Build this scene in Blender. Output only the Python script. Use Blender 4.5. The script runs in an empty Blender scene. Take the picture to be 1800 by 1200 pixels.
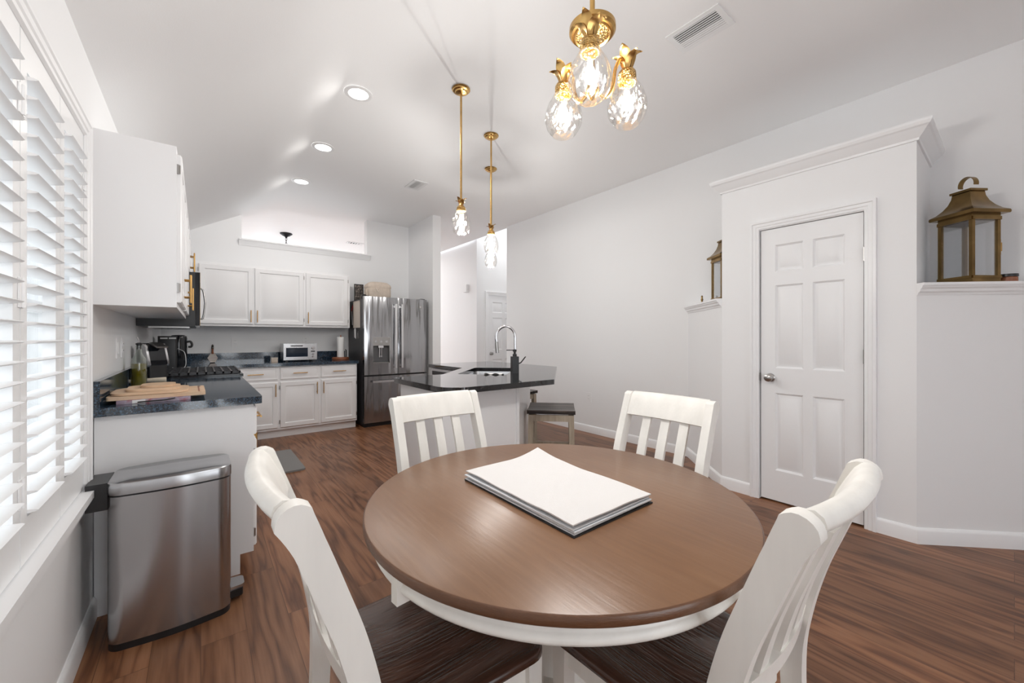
import bpy, bmesh, math, random
from mathutils import Vector, Matrix, noise as mnoise
random.seed(7)
PI = math.pi
R = math.radians
C = bpy.context.scene.collection

# ------------------------------------------------------------------ materials
def newmat(name):
    m = bpy.data.materials.new(name); m.use_nodes = True
    nt = m.node_tree; nt.nodes.clear()
    out = nt.nodes.new('ShaderNodeOutputMaterial')
    return m, nt, out

def nd(nt, t, **kw):
    n = nt.nodes.new(t)
    for k, v in kw.items():
        if k in n.inputs: n.inputs[k].default_value = v
        else: setattr(n, k, v)
    return n

def mat(name, col, rough=0.5, metal=0.0, noise=0.0, nscale=8.0, bump=0.0, bscale=60.0, coat=0.0, spec=0.5, stretch=None):
    m, nt, out = newmat(name)
    p = nd(nt, 'ShaderNodeBsdfPrincipled')
    p.inputs['Base Color'].default_value = (*col, 1); p.inputs['Roughness'].default_value = rough
    p.inputs['Metallic'].default_value = metal; p.inputs['Specular IOR Level'].default_value = spec
    if coat: p.inputs['Coat Weight'].default_value = coat; p.inputs['Coat Roughness'].default_value = 0.08
    tc = nd(nt, 'ShaderNodeTexCoord'); src = tc.outputs['Object']
    if stretch:
        mp = nd(nt, 'ShaderNodeMapping'); mp.inputs['Scale'].default_value = stretch
        nt.links.new(src, mp.inputs['Vector']); src = mp.outputs['Vector']
    if noise:
        n = nd(nt, 'ShaderNodeTexNoise'); n.inputs['Scale'].default_value = nscale; n.inputs['Detail'].default_value = 5
        nt.links.new(src, n.inputs['Vector'])
        r = nd(nt, 'ShaderNodeValToRGB')
        r.color_ramp.elements[0].position = .3; r.color_ramp.elements[1].position = .7
        r.color_ramp.elements[0].color = tuple(max(0, c*(1-noise)) for c in col)+(1,)
        r.color_ramp.elements[1].color = tuple(min(1, c*(1+noise)) for c in col)+(1,)
        nt.links.new(n.outputs['Fac'], r.inputs['Fac']); nt.links.new(r.outputs['Color'], p.inputs['Base Color'])
    if bump:
        n2 = nd(nt, 'ShaderNodeTexNoise'); n2.inputs['Scale'].default_value = bscale; n2.inputs['Detail'].default_value = 3
        nt.links.new(src, n2.inputs['Vector'])
        b = nd(nt, 'ShaderNodeBump'); b.inputs['Strength'].default_value = bump; b.inputs['Distance'].default_value = .01
        nt.links.new(n2.outputs['Fac'], b.inputs['Height']); nt.links.new(b.outputs['Normal'], p.inputs['Normal'])
    nt.links.new(p.outputs[0], out.inputs[0])
    return m

def emit(name, col, s):
    m, nt, out = newmat(name)
    e = nd(nt, 'ShaderNodeEmission'); e.inputs[0].default_value = (*col, 1); e.inputs[1].default_value = s
    nt.links.new(e.outputs[0], out.inputs[0]); return m

def glass_mat(name, tint=(1, 1, 1), gl=0.12, haze=0.0, pattern=False, rough=0.03):
    """thin clear glass: transparent + mirror by facing angle, a little scatter"""
    m, nt, out = newmat(name)
    t = nd(nt, 'ShaderNodeBsdfTransparent'); t.inputs[0].default_value = (*tint, 1)
    g = nd(nt, 'ShaderNodeBsdfGlossy'); g.inputs['Roughness'].default_value = rough
    lw = nd(nt, 'ShaderNodeLayerWeight'); lw.inputs[0].default_value = .35
    mu = nd(nt, 'ShaderNodeMath', operation='MULTIPLY_ADD'); mu.inputs[1].default_value = .6; mu.inputs[2].default_value = gl
    nt.links.new(lw.outputs['Facing'], mu.inputs[0])
    mx = nd(nt, 'ShaderNodeMixShader')
    nt.links.new(mu.outputs[0], mx.inputs[0]); nt.links.new(t.outputs[0], mx.inputs[1]); nt.links.new(g.outputs[0], mx.inputs[2])
    last = mx
    if haze:
        tr = nd(nt, 'ShaderNodeBsdfTranslucent'); tr.inputs[0].default_value = (1, .97, .92, 1)
        m2 = nd(nt, 'ShaderNodeMixShader'); m2.inputs[0].default_value = haze
        nt.links.new(mx.outputs[0], m2.inputs[1]); nt.links.new(tr.outputs[0], m2.inputs[2]); last = m2
    if pattern:
        tc = nd(nt, 'ShaderNodeTexCoord'); vo = nd(nt, 'ShaderNodeTexNoise'); vo.inputs['Scale'].default_value = 55
        nt.links.new(tc.outputs['Object'], vo.inputs['Vector'])
        b = nd(nt, 'ShaderNodeBump'); b.inputs['Strength'].default_value = .22; b.inputs['Distance'].default_value = .01
        nt.links.new(vo.outputs['Fac'], b.inputs['Height'])
        nt.links.new(b.outputs['Normal'], g.inputs['Normal']); nt.links.new(b.outputs['Normal'], lw.inputs['Normal'])
    nt.links.new(last.outputs[0], out.inputs[0]); return m

def wood_mat(name, dark, mid, light, scale=(6, .55, 6), rings=26.0, rough=.35, planks=False, coat=0.0, blotch=.25, bump=.15, swap=False, ringmix=.42, spec=.5):
    m, nt, out = newmat(name); L = nt.links.new
    p = nd(nt, 'ShaderNodeBsdfPrincipled'); p.inputs['Roughness'].default_value = rough; p.inputs['Specular IOR Level'].default_value = spec
    if coat: p.inputs['Coat Weight'].default_value = coat; p.inputs['Coat Roughness'].default_value = .12
    tc = nd(nt, 'ShaderNodeTexCoord'); src = tc.outputs['Object']
    if swap:
        mr = nd(nt, 'ShaderNodeMapping'); mr.inputs['Rotation'].default_value = (0, 0, R(90)); L(src, mr.inputs['Vector']); src = mr.outputs['Vector']
    seed = None
    if planks:
        sp = nd(nt, 'ShaderNodeSeparateXYZ'); L(src, sp.inputs[0])
        cb = nd(nt, 'ShaderNodeCombineXYZ'); L(sp.outputs['Y'], cb.inputs['X']); L(sp.outputs['X'], cb.inputs['Y'])
        br = nd(nt, 'ShaderNodeTexBrick'); br.offset = .37; br.offset_frequency = 2
        br.inputs['Color1'].default_value = (0, 0, 0, 1); br.inputs['Color2'].default_value = (1, 1, 1, 1)
        br.inputs['Mortar'].default_value = (.5, .5, .5, 1); br.inputs['Scale'].default_value = 1.0
        br.inputs['Mortar Size'].default_value = .0012; br.inputs['Mortar Smooth'].default_value = .3
        br.inputs['Brick Width'].default_value = 1.22; br.inputs['Row Height'].default_value = .152
        L(cb.outputs[0], br.inputs['Vector'])
        sc = nd(nt, 'ShaderNodeVectorMath', operation='SCALE'); sc.inputs['Scale'].default_value = 37.0
        L(br.outputs['Color'], sc.inputs[0])
        ad = nd(nt, 'ShaderNodeVectorMath', operation='ADD'); L(src, ad.inputs[0]); L(sc.outputs[0], ad.inputs[1]); src = ad.outputs[0]
        seed = br
    mp = nd(nt, 'ShaderNodeMapping'); mp.inputs['Scale'].default_value = scale; L(src, mp.inputs['Vector'])
    n = nd(nt, 'ShaderNodeTexNoise'); n.inputs['Scale'].default_value = 1.0; n.inputs['Detail'].default_value = 2.5; n.inputs['Roughness'].default_value = .45
    L(mp.outputs[0], n.inputs['Vector'])
    mu = nd(nt, 'ShaderNodeMath', operation='MULTIPLY'); mu.inputs[1].default_value = rings; L(n.outputs['Fac'], mu.inputs[0])
    si = nd(nt, 'ShaderNodeMath', operation='SINE'); L(mu.outputs[0], si.inputs[0])
    ma = nd(nt, 'ShaderNodeMath', operation='MULTIPLY_ADD'); ma.inputs[1].default_value = .5; ma.inputs[2].default_value = .5; L(si.outputs[0], ma.inputs[0])
    pw = nd(nt, 'ShaderNodeMath', operation='POWER'); pw.inputs[1].default_value = .55; L(ma.outputs[0], pw.inputs[0]); ma = pw
    # fine fibres
    mp2 = nd(nt, 'ShaderNodeMapping'); mp2.inputs['Scale'].default_value = (scale[0]*14, scale[1]*7, scale[2]*14); L(src, mp2.inputs['Vector'])
    n2 = nd(nt, 'ShaderNodeTexNoise'); n2.inputs['Scale'].default_value = 1.0; n2.inputs['Detail'].default_value = 4; L(mp2.outputs[0], n2.inputs['Vector'])
    mixf = nd(nt, 'ShaderNodeMath', operation='MULTIPLY_ADD'); mixf.inputs[1].default_value = ringmix; L(ma.outputs[0], mixf.inputs[0])
    n2m = nd(nt, 'ShaderNodeMath', operation='MULTIPLY'); n2m.inputs[1].default_value = .5; L(n2.outputs['Fac'], n2m.inputs[0]); L(n2m.outputs[0], mixf.inputs[2])
    # blotches
    n3 = nd(nt, 'ShaderNodeTexNoise'); n3.inputs['Scale'].default_value = 2.2; n3.inputs['Detail'].default_value = 3; L(src, n3.inputs['Vector'])
    b3 = nd(nt, 'ShaderNodeMath', operation='MULTIPLY_ADD'); b3.inputs[1].default_value = blotch*2; b3.inputs[2].default_value = -blotch; L(n3.outputs['Fac'], b3.inputs[0])
    s3 = nd(nt, 'ShaderNodeMath', operation='ADD'); L(mixf.outputs[0], s3.inputs[0]); L(b3.outputs[0], s3.inputs[1])
    r = nd(nt, 'ShaderNodeValToRGB'); e = r.color_ramp.elements
    e[0].position = .12; e[0].color = (*dark, 1); e[1].position = .9; e[1].color = (*light, 1)
    k = e.new(.5); k.color = (*mid, 1)
    L(s3.outputs[0], r.inputs['Fac']); col = r.outputs['Color']
    if planks:
        hv = nd(nt, 'ShaderNodeHueSaturation'); L(col, hv.inputs['Color'])
        vm = nd(nt, 'ShaderNodeMath', operation='MULTIPLY_ADD'); vm.inputs[1].default_value = .42; vm.inputs[2].default_value = .78
        L(seed.outputs['Color'], vm.inputs[0]); L(vm.outputs[0], hv.inputs['Value'])
        mm = nd(nt, 'ShaderNodeMix', data_type='RGBA', blend_type='MULTIPLY'); mm.inputs[7].default_value = (.45, .42, .4, 1)
        L(seed.outputs['Fac'], mm.inputs[0]); L(hv.outputs[0], mm.inputs[6]); col = mm.outputs[2]
    L(col, p.inputs['Base Color'])
    b = nd(nt, 'ShaderNodeBump'); b.inputs['Strength'].default_value = bump; b.inputs['Distance'].default_value = .004
    L(n2.outputs['Fac'], b.inputs['Height']); L(b.outputs['Normal'], p.inputs['Normal'])
    L(p.outputs[0], out.inputs[0]); return m

def granite(name, base, fleck, amount=.55, rough=.06, scale=90):
    m, nt, out = newmat(name); L = nt.links.new
    p = nd(nt, 'ShaderNodeBsdfPrincipled'); p.inputs['Roughness'].default_value = rough; p.inputs['Specular IOR Level'].default_value = .85
    tc = nd(nt, 'ShaderNodeTexCoord')
    v = nd(nt, 'ShaderNodeTexVoronoi'); v.inputs['Scale'].default_value = scale; L(tc.outputs['Object'], v.inputs['Vector'])
    n = nd(nt, 'ShaderNodeTexNoise'); n.inputs['Scale'].default_value = scale*.35; n.inputs['Detail'].default_value = 6; L(tc.outputs['Object'], n.inputs['Vector'])
    mu = nd(nt, 'ShaderNodeMath', operation='MULTIPLY'); L(v.outputs['Color'], mu.inputs[0]); L(n.outputs['Fac'], mu.inputs[1])
    r = nd(nt, 'ShaderNodeValToRGB'); r.color_ramp.elements[0].position = amount*.45; r.color_ramp.elements[1].position = amount
    r.color_ramp.elements[0].color = (*base, 1); r.color_ramp.elements[1].color = (*fleck, 1)
    L(mu.outputs[0], r.inputs['Fac']); L(r.outputs['Color'], p.inputs['Base Color']); L(p.outputs[0], out.inputs[0]); return m

def steel_mat(name, col=(.44, .44, .45), rough=.22, wav=.25, vert=True):
    """brushed stainless sheet: fine brushing plus slow ripples of the sheet"""
    m, nt, out = newmat(name); L = nt.links.new
    p = nd(nt, 'ShaderNodeBsdfPrincipled'); p.inputs['Metallic'].default_value = 1; p.inputs['Base Color'].default_value = (*col, 1)
    tc = nd(nt, 'ShaderNodeTexCoord')
    mp = nd(nt, 'ShaderNodeMapping'); mp.inputs['Scale'].default_value = (400, 400, 4) if vert else (4, 4, 400)
    L(tc.outputs['Object'], mp.inputs['Vector'])
    n = nd(nt, 'ShaderNodeTexNoise'); n.inputs['Scale'].default_value = 1; L(mp.outputs[0], n.inputs['Vector'])
    mr = nd(nt, 'ShaderNodeMath', operation='MULTIPLY_ADD'); mr.inputs[1].default_value = .03; mr.inputs[2].default_value = rough-.015
    L(n.outputs['Fac'], mr.inputs[0]); L(mr.outputs[0], p.inputs['Roughness'])
    mp2 = nd(nt, 'ShaderNodeMapping'); mp2.inputs['Scale'].default_value = (7, 7, 1.1); L(tc.outputs['Object'], mp2.inputs['Vector'])
    n2 = nd(nt, 'ShaderNodeTexNoise'); n2.inputs['Scale'].default_value = 1; n2.inputs['Detail'].default_value = 1.5; L(mp2.outputs[0], n2.inputs['Vector'])
    b = nd(nt, 'ShaderNodeBump'); b.inputs['Strength'].default_value = wav; b.inputs['Distance'].default_value = .03
    L(n2.outputs['Fac'], b.inputs['Height']); L(b.outputs['Normal'], p.inputs['Normal'])
    L(p.outputs[0], out.inputs[0]); return m

def hammered(name, col, rough=.25, scale=140):
    m, nt, out = newmat(name); L = nt.links.new
    p = nd(nt, 'ShaderNodeBsdfPrincipled'); p.inputs['Metallic'].default_value = 1; p.inputs['Base Color'].default_value = (*col, 1); p.inputs['Roughness'].default_value = rough
    tc = nd(nt, 'ShaderNodeTexCoord'); v = nd(nt, 'ShaderNodeTexVoronoi'); v.inputs['Scale'].default_value = scale; L(tc.outputs['Object'], v.inputs['Vector'])
    b = nd(nt, 'ShaderNodeBump'); b.inputs['Strength'].default_value = .9; b.inputs['Distance'].default_value = .006; b.invert = True
    L(v.outputs['Distance'], b.inputs['Height']); L(b.outputs['Normal'], p.inputs['Normal']); L(p.outputs[0], out.inputs[0]); return m

M = {}
M['wall'] = mat('wall_paint', (.83, .834, .842), .55, bump=.03, bscale=180)
M['wall_low'] = M['wall']
M['ceil'] = mat('ceiling_paint', (.90, .90, .902), .7, bump=.04, bscale=150)
M['trim'] = mat('white_trim_gloss', (.85, .855, .865), .35)
M['cab'] = mat('white_cabinet_paint', (.86, .86, .868), .3, bump=.02, bscale=30)
M['shut'] = mat('white_shutter_paint', (.86, .865, .872), .35)
M['door'] = mat('white_door_paint', (.84, .845, .855), .38, bump=.05, bscale=60, stretch=(4, 4, .4))
M['floor'] = wood_mat('walnut_plank_floor', (.078, .028, .012), (.190, .080, .036), (.275, .130, .066), scale=(9, .8, 9), rings=40, rough=.34, ringmix=.5, planks=True, blotch=.32, bump=.12, spec=.36)
M['table'] = wood_mat('brown_table_wood', (.145, .068, .031), (.200, .100, .048), (.25, .138, .074), scale=(5, .9, 5), rings=5, rough=.31, blotch=.5, bump=.12, coat=.0, ringmix=.25)
M['table_edge'] = wood_mat('dark_table_edge', (.075, .030, .014), (.11, .048, .023), (.15, .07, .036), scale=(9, 9, 30), rings=5, rough=.3, blotch=.4)
M['seat'] = wood_mat('dark_seat_wood', (.035, .014, .009), (.085, .036, .022), (.16, .078, .048), scale=(9, 1.2, 9), rings=9, rough=.27, blotch=.55, bump=.4, coat=.25)
M['cream'] = mat('cream_chair_paint', (.83, .81, .765), .38, noise=.06, nscale=5, bump=.06, bscale=40, stretch=(3, 3, .5))
M['stool_leg'] = wood_mat('pale_stool_wood', (.33, .27, .20), (.46, .39, .30), (.56, .49, .40), scale=(14, 14, .9), rings=8, rough=.5, blotch=.3)
M['stool_top'] = wood_mat('weathered_stool_top', (.05, .038, .032), (.15, .12, .105), (.30, .26, .23), scale=(16, 1.3, 16), rings=22, rough=.38, blotch=.6)
M['stool_edge'] = mat('dark_stool_edge', (.02, .014, .012), .45)
M['steel'] = steel_mat('brushed_stainless', (.40, .40, .41), .15, .75)
M['steel_flat'] = steel_mat('stainless_trim', (.56, .56, .57), .24, .03)
M['steel_can'] = steel_mat('brushed_can_steel', (.46, .46, .47), .22, .14)
M['bright_steel'] = mat('bright_steel', (.78, .78, .79), .25, 1.0)
M['chrome'] = mat('chrome', (.72, .72, .74), .08, 1.0)
M['nickel'] = mat('satin_nickel', (.42, .41, .40), .28, 1.0)
M['fridge_side'] = mat('charcoal_fridge_side', (.045, .046, .05), .42, bump=.08, bscale=300)
M['black'] = mat('black_plastic', (.012, .012, .013), .35)
M['black_gloss'] = mat('black_gloss', (.008, .009, .012), .08)
M['dark_glass'] = mat('dark_oven_glass', (.015, .024, .04), .06)
M['cast'] = mat('cast_iron', (.035, .036, .04), .38, noise=.3, nscale=40)
M['brass'] = mat('aged_brass', (.58, .36, .13), .26, 1.0, noise=.18, nscale=14)
M['brass_ham'] = hammered('hammered_brass', (.60, .38, .14))
M['bronze'] = mat('bronze_lantern', (.22, .140, .055), .24, 1.0, noise=.35, nscale=9)
M['gold'] = mat('gold_pull', (.55, .33, .12), .32, 1.0)
M['granite_l'] = granite('blue_black_granite', (.012, .019, .030), (.075, .135, .205), .50, .08, 260)
M['granite_i'] = granite('black_granite', (.006, .006, .007), (.07, .07, .075), .72, .05, 160)
M['board'] = wood_mat('maple_board', (.52, .33, .20), (.66, .46, .30), (.74, .56, .40), scale=(3, 12, 12), rings=6, rough=.5, blotch=.2, bump=.05)
def bulb_mat():
    m, nt, out = newmat('clear_warm_bulb')
    e = nd(nt, 'ShaderNodeEmission'); e.inputs[0].default_value = (1.0, .88, .70, 1); e.inputs[1].default_value = 5
    t = nd(nt, 'ShaderNodeBsdfTransparent'); a = nd(nt, 'ShaderNodeAddShader')
    nt.links.new(e.outputs[0], a.inputs[0]); nt.links.new(t.outputs[0], a.inputs[1]); nt.links.new(a.outputs[0], out.inputs[0]); return m
M['bulb'] = bulb_mat()
M['can_light'] = emit('downlight_diffuser', (1.0, .97, .93), 9)
M['shade'] = glass_mat('cut_glass_shade', (1, .99, .97), .12, .0, True)
M['pane'] = glass_mat('clear_pane', (.97, .98, .98), .04)
M['lant_pane'] = glass_mat('lantern_pane', (.93, .94, .95), .05)
M['bottle_glass'] = glass_mat('clear_bottle_glass', (.88, .94, .90), .10, .03)
M['cloth'] = mat('white_cotton', (.70, .68, .665), .85, bump=.25, bscale=500)
M['cloth2'] = mat('cool_white_cotton', (.68, .70, .725), .85, bump=.25, bscale=500)
M['placemat'] = mat('black_placemat', (.02, .02, .022), .6, bump=.2, bscale=300)
M['mat_rubber'] = mat('grey_floor_mat', (.22, .215, .21), .6, bump=.2, bscale=200)
M['paper'] = mat('white_paper', (.84, .84, .83), .8)
M['canvas'] = mat('beige_canvas', (.60, .51, .43), .8, noise=.08, nscale=20, bump=.3, bscale=40)
M['beige_card'] = mat('beige_card', (.64, .57, .50), .7)
M['plate'] = mat('white_plastic', (.83, .83, .835), .4)
M['vent'] = mat('white_vent_metal', (.80, .805, .81), .45)
M['vent_dark'] = mat('dark_duct', (.03, .03, .033), .8)
M['iron'] = mat('black_iron', (.02, .022, .027), .5, .6)
M['red_wood'] = wood_mat('red_brown_wood', (.16, .05, .022), (.27, .09, .04), (.36, .14, .07), scale=(4, 20, 20), rings=6, rough=.4)
M['pin'] = wood_mat('cream_wood', (.56, .47, .35), (.68, .60, .48), (.74, .67, .56), scale=(2, 16, 16), rings=5, rough=.5)
M['grey_dark'] = mat('dark_grey_panel', (.10, .10, .105), .4)
M['siding'] = mat('white_house_siding', (.72, .73, .74), .8)
M['ground'] = mat('concrete_yard', (.55, .55, .54), .9, noise=.1)

def oil_mat():
    m, nt, out = newmat('olive_oil')
    p = nd(nt, 'ShaderNodeBsdfPrincipled'); p.inputs['Base Color'].default_value = (.30, .24, .008, 1); p.inputs['Roughness'].default_value = .06
    p.inputs['Specular IOR Level'].default_value = .6
    t = nd(nt, 'ShaderNodeBsdfTransparent'); t.inputs[0].default_value = (.75, .62, .05, 1)
    x = nd(nt, 'ShaderNodeMixShader'); x.inputs[0].default_value = .45
    nt.links.new(p.outputs[0], x.inputs[1]); nt.links.new(t.outputs[0], x.inputs[2]); nt.links.new(x.outputs[0], out.inputs[0]); return m
M['oil'] = oil_mat()

def pattern_mat(name, cols, scale):
    m, nt, out = newmat(name); L = nt.links.new
    p = nd(nt, 'ShaderNodeBsdfPrincipled'); p.inputs['Roughness'].default_value = .5
    tc = nd(nt, 'ShaderNodeTexCoord'); n = nd(nt, 'ShaderNodeTexNoise'); n.inputs['Scale'].default_value = scale; n.inputs['Detail'].default_value = 3
    L(tc.outputs['Object'], n.inputs['Vector']); r = nd(nt, 'ShaderNodeValToRGB'); e = r.color_ramp.elements
    e[0].position = .36; e[0].color = (*cols[0], 1); e[1].position = .68; e[1].color = (*cols[-1], 1)
    for i, c in enumerate(cols[1:-1]):
        k = e.new(.36+.32*(i+1)/(len(cols)-1)); k.color = (*c, 1)
    L(n.outputs['Fac'], r.inputs['Fac']); L(r.outputs['Color'], p.inputs['Base Color']); L(p.outputs[0], out.inputs[0]); return m
M['tray'] = pattern_mat('mauve_pattern', [(.30, .22, .28), (.42, .36, .44), (.36, .10, .12), (.5, .48, .55)], 14)
M['collage'] = pattern_mat('dark_collage', [(.02, .02, .02), (.10, .08, .07), (.35, .30, .26)], 40)

def stripe_mat(name, a, b, scale, axis='Z'):
    m, nt, out = newmat(name); L = nt.links.new
    p = nd(nt, 'ShaderNodeBsdfPrincipled'); p.inputs['Roughness'].default_value = .5
    tc = nd(nt, 'ShaderNodeTexCoord'); w = nd(nt, 'ShaderNodeTexWave'); w.bands_direction = axis; w.inputs['Scale'].default_value = scale; w.inputs['Distortion'].default_value = .6
    L(tc.outputs['Object'], w.inputs['Vector']); r = nd(nt, 'ShaderNodeValToRGB')
    r.color_ramp.elements[0].position = .25; r.color_ramp.elements[1].position = .4
    r.color_ramp.elements[0].color = (*a, 1); r.color_ramp.elements[1].color = (*b, 1)
    L(w.outputs['Color'], r.inputs['Fac']); L(r.outputs['Color'], p.inputs['Base Color']); L(p.outputs[0], out.inputs[0]); return m
M['stripes'] = stripe_mat('white_brown_stripes', (.10, .05, .03), (.78, .74, .70), 22)
M['marbled'] = pattern_mat('black_marbled_handle', [(.01, .01, .01), (.015, .013, .012), (.7, .62, .5)], 60)

# ------------------------------------------------------------------ mesh helper
class MB:
    def __init__(s, mtx=None):
        s.bm = bmesh.new(); s.M = mtx or Matrix.Identity(4)
    def v(s, p): return s.bm.verts.new(s.M @ Vector(p))
    def f(s, vs):
        try: return s.bm.faces.new(vs)
        except ValueError: return None
    def box(s, x0, x1, y0, y1, z0, z1):
        P = [s.v(p) for p in ((x0,y0,z0),(x1,y0,z0),(x1,y1,z0),(x0,y1,z0),(x0,y0,z1),(x1,y0,z1),(x1,y1,z1),(x0,y1,z1))]
        for q in ((0,3,2,1),(4,5,6,7),(0,1,5,4),(1,2,6,5),(2,3,7,6),(3,0,4,7)): s.f([P[i] for i in q])
        return s
    def prism(s, pts, a0, a1, axis='z'):
        def m(p, h):
            return (p[0], p[1], h) if axis == 'z' else (h, p[0], p[1]) if axis == 'x' else (p[0], h, p[1])
        A = [s.v(m(p, a0)) for p in pts]; B = [s.v(m(p, a1)) for p in pts]; n = len(pts)
        s.f(A[::-1]); s.f(B)
        for i in range(n): s.f([A[i], A[(i+1) % n], B[(i+1) % n], B[i]])
        return s
    def lathe(s, prof, c=(0, 0, 0), seg=32, fn=None, close=True):
        rings = []
        for (r, z) in prof:
            if r < 1e-6: rings.append([s.v((c[0], c[1], c[2]+z))]); continue
            ring = []
            for k in range(seg):
                a = 2*PI*k/seg; rr = r if fn is None else fn(r, a, z)
                ring.append(s.v((c[0]+rr*math.cos(a), c[1]+rr*math.sin(a), c[2]+z)))
            rings.append(ring)
        for A, B in zip(rings, rings[1:]):
            if len(A) == 1 and len(B) == 1: continue
            for k in range(seg):
                k2 = (k+1) % seg
                if len(A) == 1: s.f([A[0], B[k], B[k2]])
                elif len(B) == 1: s.f([A[k], A[k2], B[0]])
                else: s.f([A[k], A[k2], B[k2], B[k]])
        if close:
            for q in (rings[0], rings[-1]):
                if len(q) > 2: s.f(q)
        return s
    def tube(s, path, r, seg=10, caps=True, flat=None):
        P = [Vector(p) for p in path]; rs = r if isinstance(r, (list, tuple)) else [r]*len(P)
        rings = []; up = None
        for i, p in enumerate(P):
            d = (P[min(i+1, len(P)-1)]-P[max(i-1, 0)]).normalized()
            if up is None: up = Vector((0, 0, 1)) if abs(d.z) < .9 else Vector((1, 0, 0))
            x = d.cross(up)
            if x.length < 1e-4: x = d.orthogonal()
            x.normalize(); y = x.cross(d).normalized(); up = y
            fl = flat or 1.0
            rings.append([s.v(p+x*math.cos(2*PI*k/seg)*rs[i]+y*math.sin(2*PI*k/seg)*rs[i]*fl) for k in range(seg)])
        for A, B in zip(rings, rings[1:]):
            for k in range(seg): s.f([A[k], A[(k+1) % seg], B[(k+1) % seg], B[k]])
        if caps: s.f(rings[0][::-1]); s.f(rings[-1])
        return s
    def sweep(s, prof, path, closed=False):
        """moulding: prof = [(out, z)], path = XY points, out is to the left of travel"""
        n = len(path); pts = [Vector((p[0], p[1])) for p in path]; rings = []
        for i in range(n):
            def nrm(a, b):
                d = (pts[b]-pts[a]).normalized(); return Vector((-d.y, d.x))
            if closed: n1 = nrm((i-1) % n, i); n2 = nrm(i, (i+1) % n)
            else:
                n1 = nrm(i-1, i) if i > 0 else nrm(i, i+1); n2 = nrm(i, i+1) if i < n-1 else n1
            mi = (n1+n2); mi = mi/max(.2, mi.dot(n1)) if mi.length > 1e-6 else n1
            rings.append([s.v((pts[i].x+mi.x*o, pts[i].y+mi.y*o, z)) for (o, z) in prof])
        m = len(prof); rng = range(n) if closed else range(n-1)
        for i in rng:
            A, B = rings[i], rings[(i+1) % n]
            for k in range(m): s.f([A[k], A[(k+1) % m], B[(k+1) % m], B[k]])
        if not closed: s.f(rings[0][::-1]); s.f(rings[-1])
        return s
    def loft(s, rings, close=True, caps=True):
        RR = [[s.v(p) for p in r] for r in rings]; n = len(RR[0])
        for A, B in zip(RR, RR[1:]):
            for k in range(n if close else n-1): s.f([A[k], A[(k+1) % n], B[(k+1) % n], B[k]])
        if caps and close: s.f(RR[0][::-1]); s.f(RR[-1])
        return s
    def sheet(s, fn, nu, nv, th):
        """thin solid sheet: fn(u,v)->point, thickness th straight down"""
        T = [[s.v(fn(i/nu, j/nv)) for j in range(nv+1)] for i in range(nu+1)]
        B = [[s.v(Vector(fn(i/nu, j/nv))-Vector((0, 0, th))) for j in range(nv+1)] for i in range(nu+1)]
        for i in range(nu):
            for j in range(nv):
                s.f([T[i][j], T[i+1][j], T[i+1][j+1], T[i][j+1]]); s.f([B[i][j], B[i][j+1], B[i+1][j+1], B[i+1][j]])
        for i in range(nu):
            s.f([T[i][0], B[i][0], B[i+1][0], T[i+1][0]]); s.f([T[i][nv], T[i+1][nv], B[i+1][nv], B[i][nv]])
        for j in range(nv):
            s.f([T[0][j], T[0][j+1], B[0][j+1], B[0][j]]); s.f([T[nu][j], B[nu][j], B[nu][j+1], T[nu][j+1]])
        return s
    def panel_slab(s, W, H, t, panels, a=.008, s1=.010, s2=.006, s3=.028, ch=0.0, raised=.002):
        """slab with raised panels on the face y=0 (looking along -y), body to y=t"""
        e = ch
        xs = sorted({e, W-e, *[p[0] for p in panels], *[p[2] for p in panels]}); zs = sorted({e, H-e, *[p[1] for p in panels], *[p[3] for p in panels]})
        V = {}
        def vv(x, y, z):
            k = (round(x, 5), round(y, 5), round(z, 5))
            if k not in V: V[k] = s.v((x, y, z))
            return V[k]
        for x0, x1 in zip(xs, xs[1:]):
            for z0, z1 in zip(zs, zs[1:]):
                cx, cz = (x0+x1)/2, (z0+z1)/2
                if any(p[0] < cx < p[2] and p[1] < cz < p[3] for p in panels): continue
                s.f([vv(x0,0,z0), vv(x1,0,z0), vv(x1,0,z1), vv(x0,0,z1)])
        for (x0, z0, x1, z1) in panels:
            pr = None
            for ins, y in ((0, 0), (s1, a), (s1+s2, a), (s1+s2+s3, raised)):
                q = [(x0+ins, y, z0+ins), (x1-ins, y, z0+ins), (x1-ins, y, z1-ins), (x0+ins, y, z1-ins)]
                ring = [vv(*c) for c in q]
                if pr:
                    for k in range(4): s.f([pr[k], pr[(k+1) % 4], ring[(k+1) % 4], ring[k]])
                pr = ring
            s.f(pr)
        f0 = [(e, 0, e), (W-e, 0, e), (W-e, 0, H-e), (e, 0, H-e)]; f1 = [(0, e, 0), (W, e, 0), (W, e, H), (0, e, H)]; f2 = [(0, t, 0), (W, t, 0), (W, t, H), (0, t, H)]
        r1 = [vv(*c) for c in f1]; r2 = [vv(*c) for c in f2]
        if e:
            # outer chamfer (front grid edge points joined corner to corner)
            r0 = [vv(*c) for c in f0]
            for k in range(4): s.f([r0[k], r0[(k+1) % 4], r1[(k+1) % 4], r1[k]])
        for k in range(4): s.f([r1[k], r1[(k+1) % 4], r2[(k+1) % 4], r2[k]])
        s.f(r2[::-1])
        return s
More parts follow.
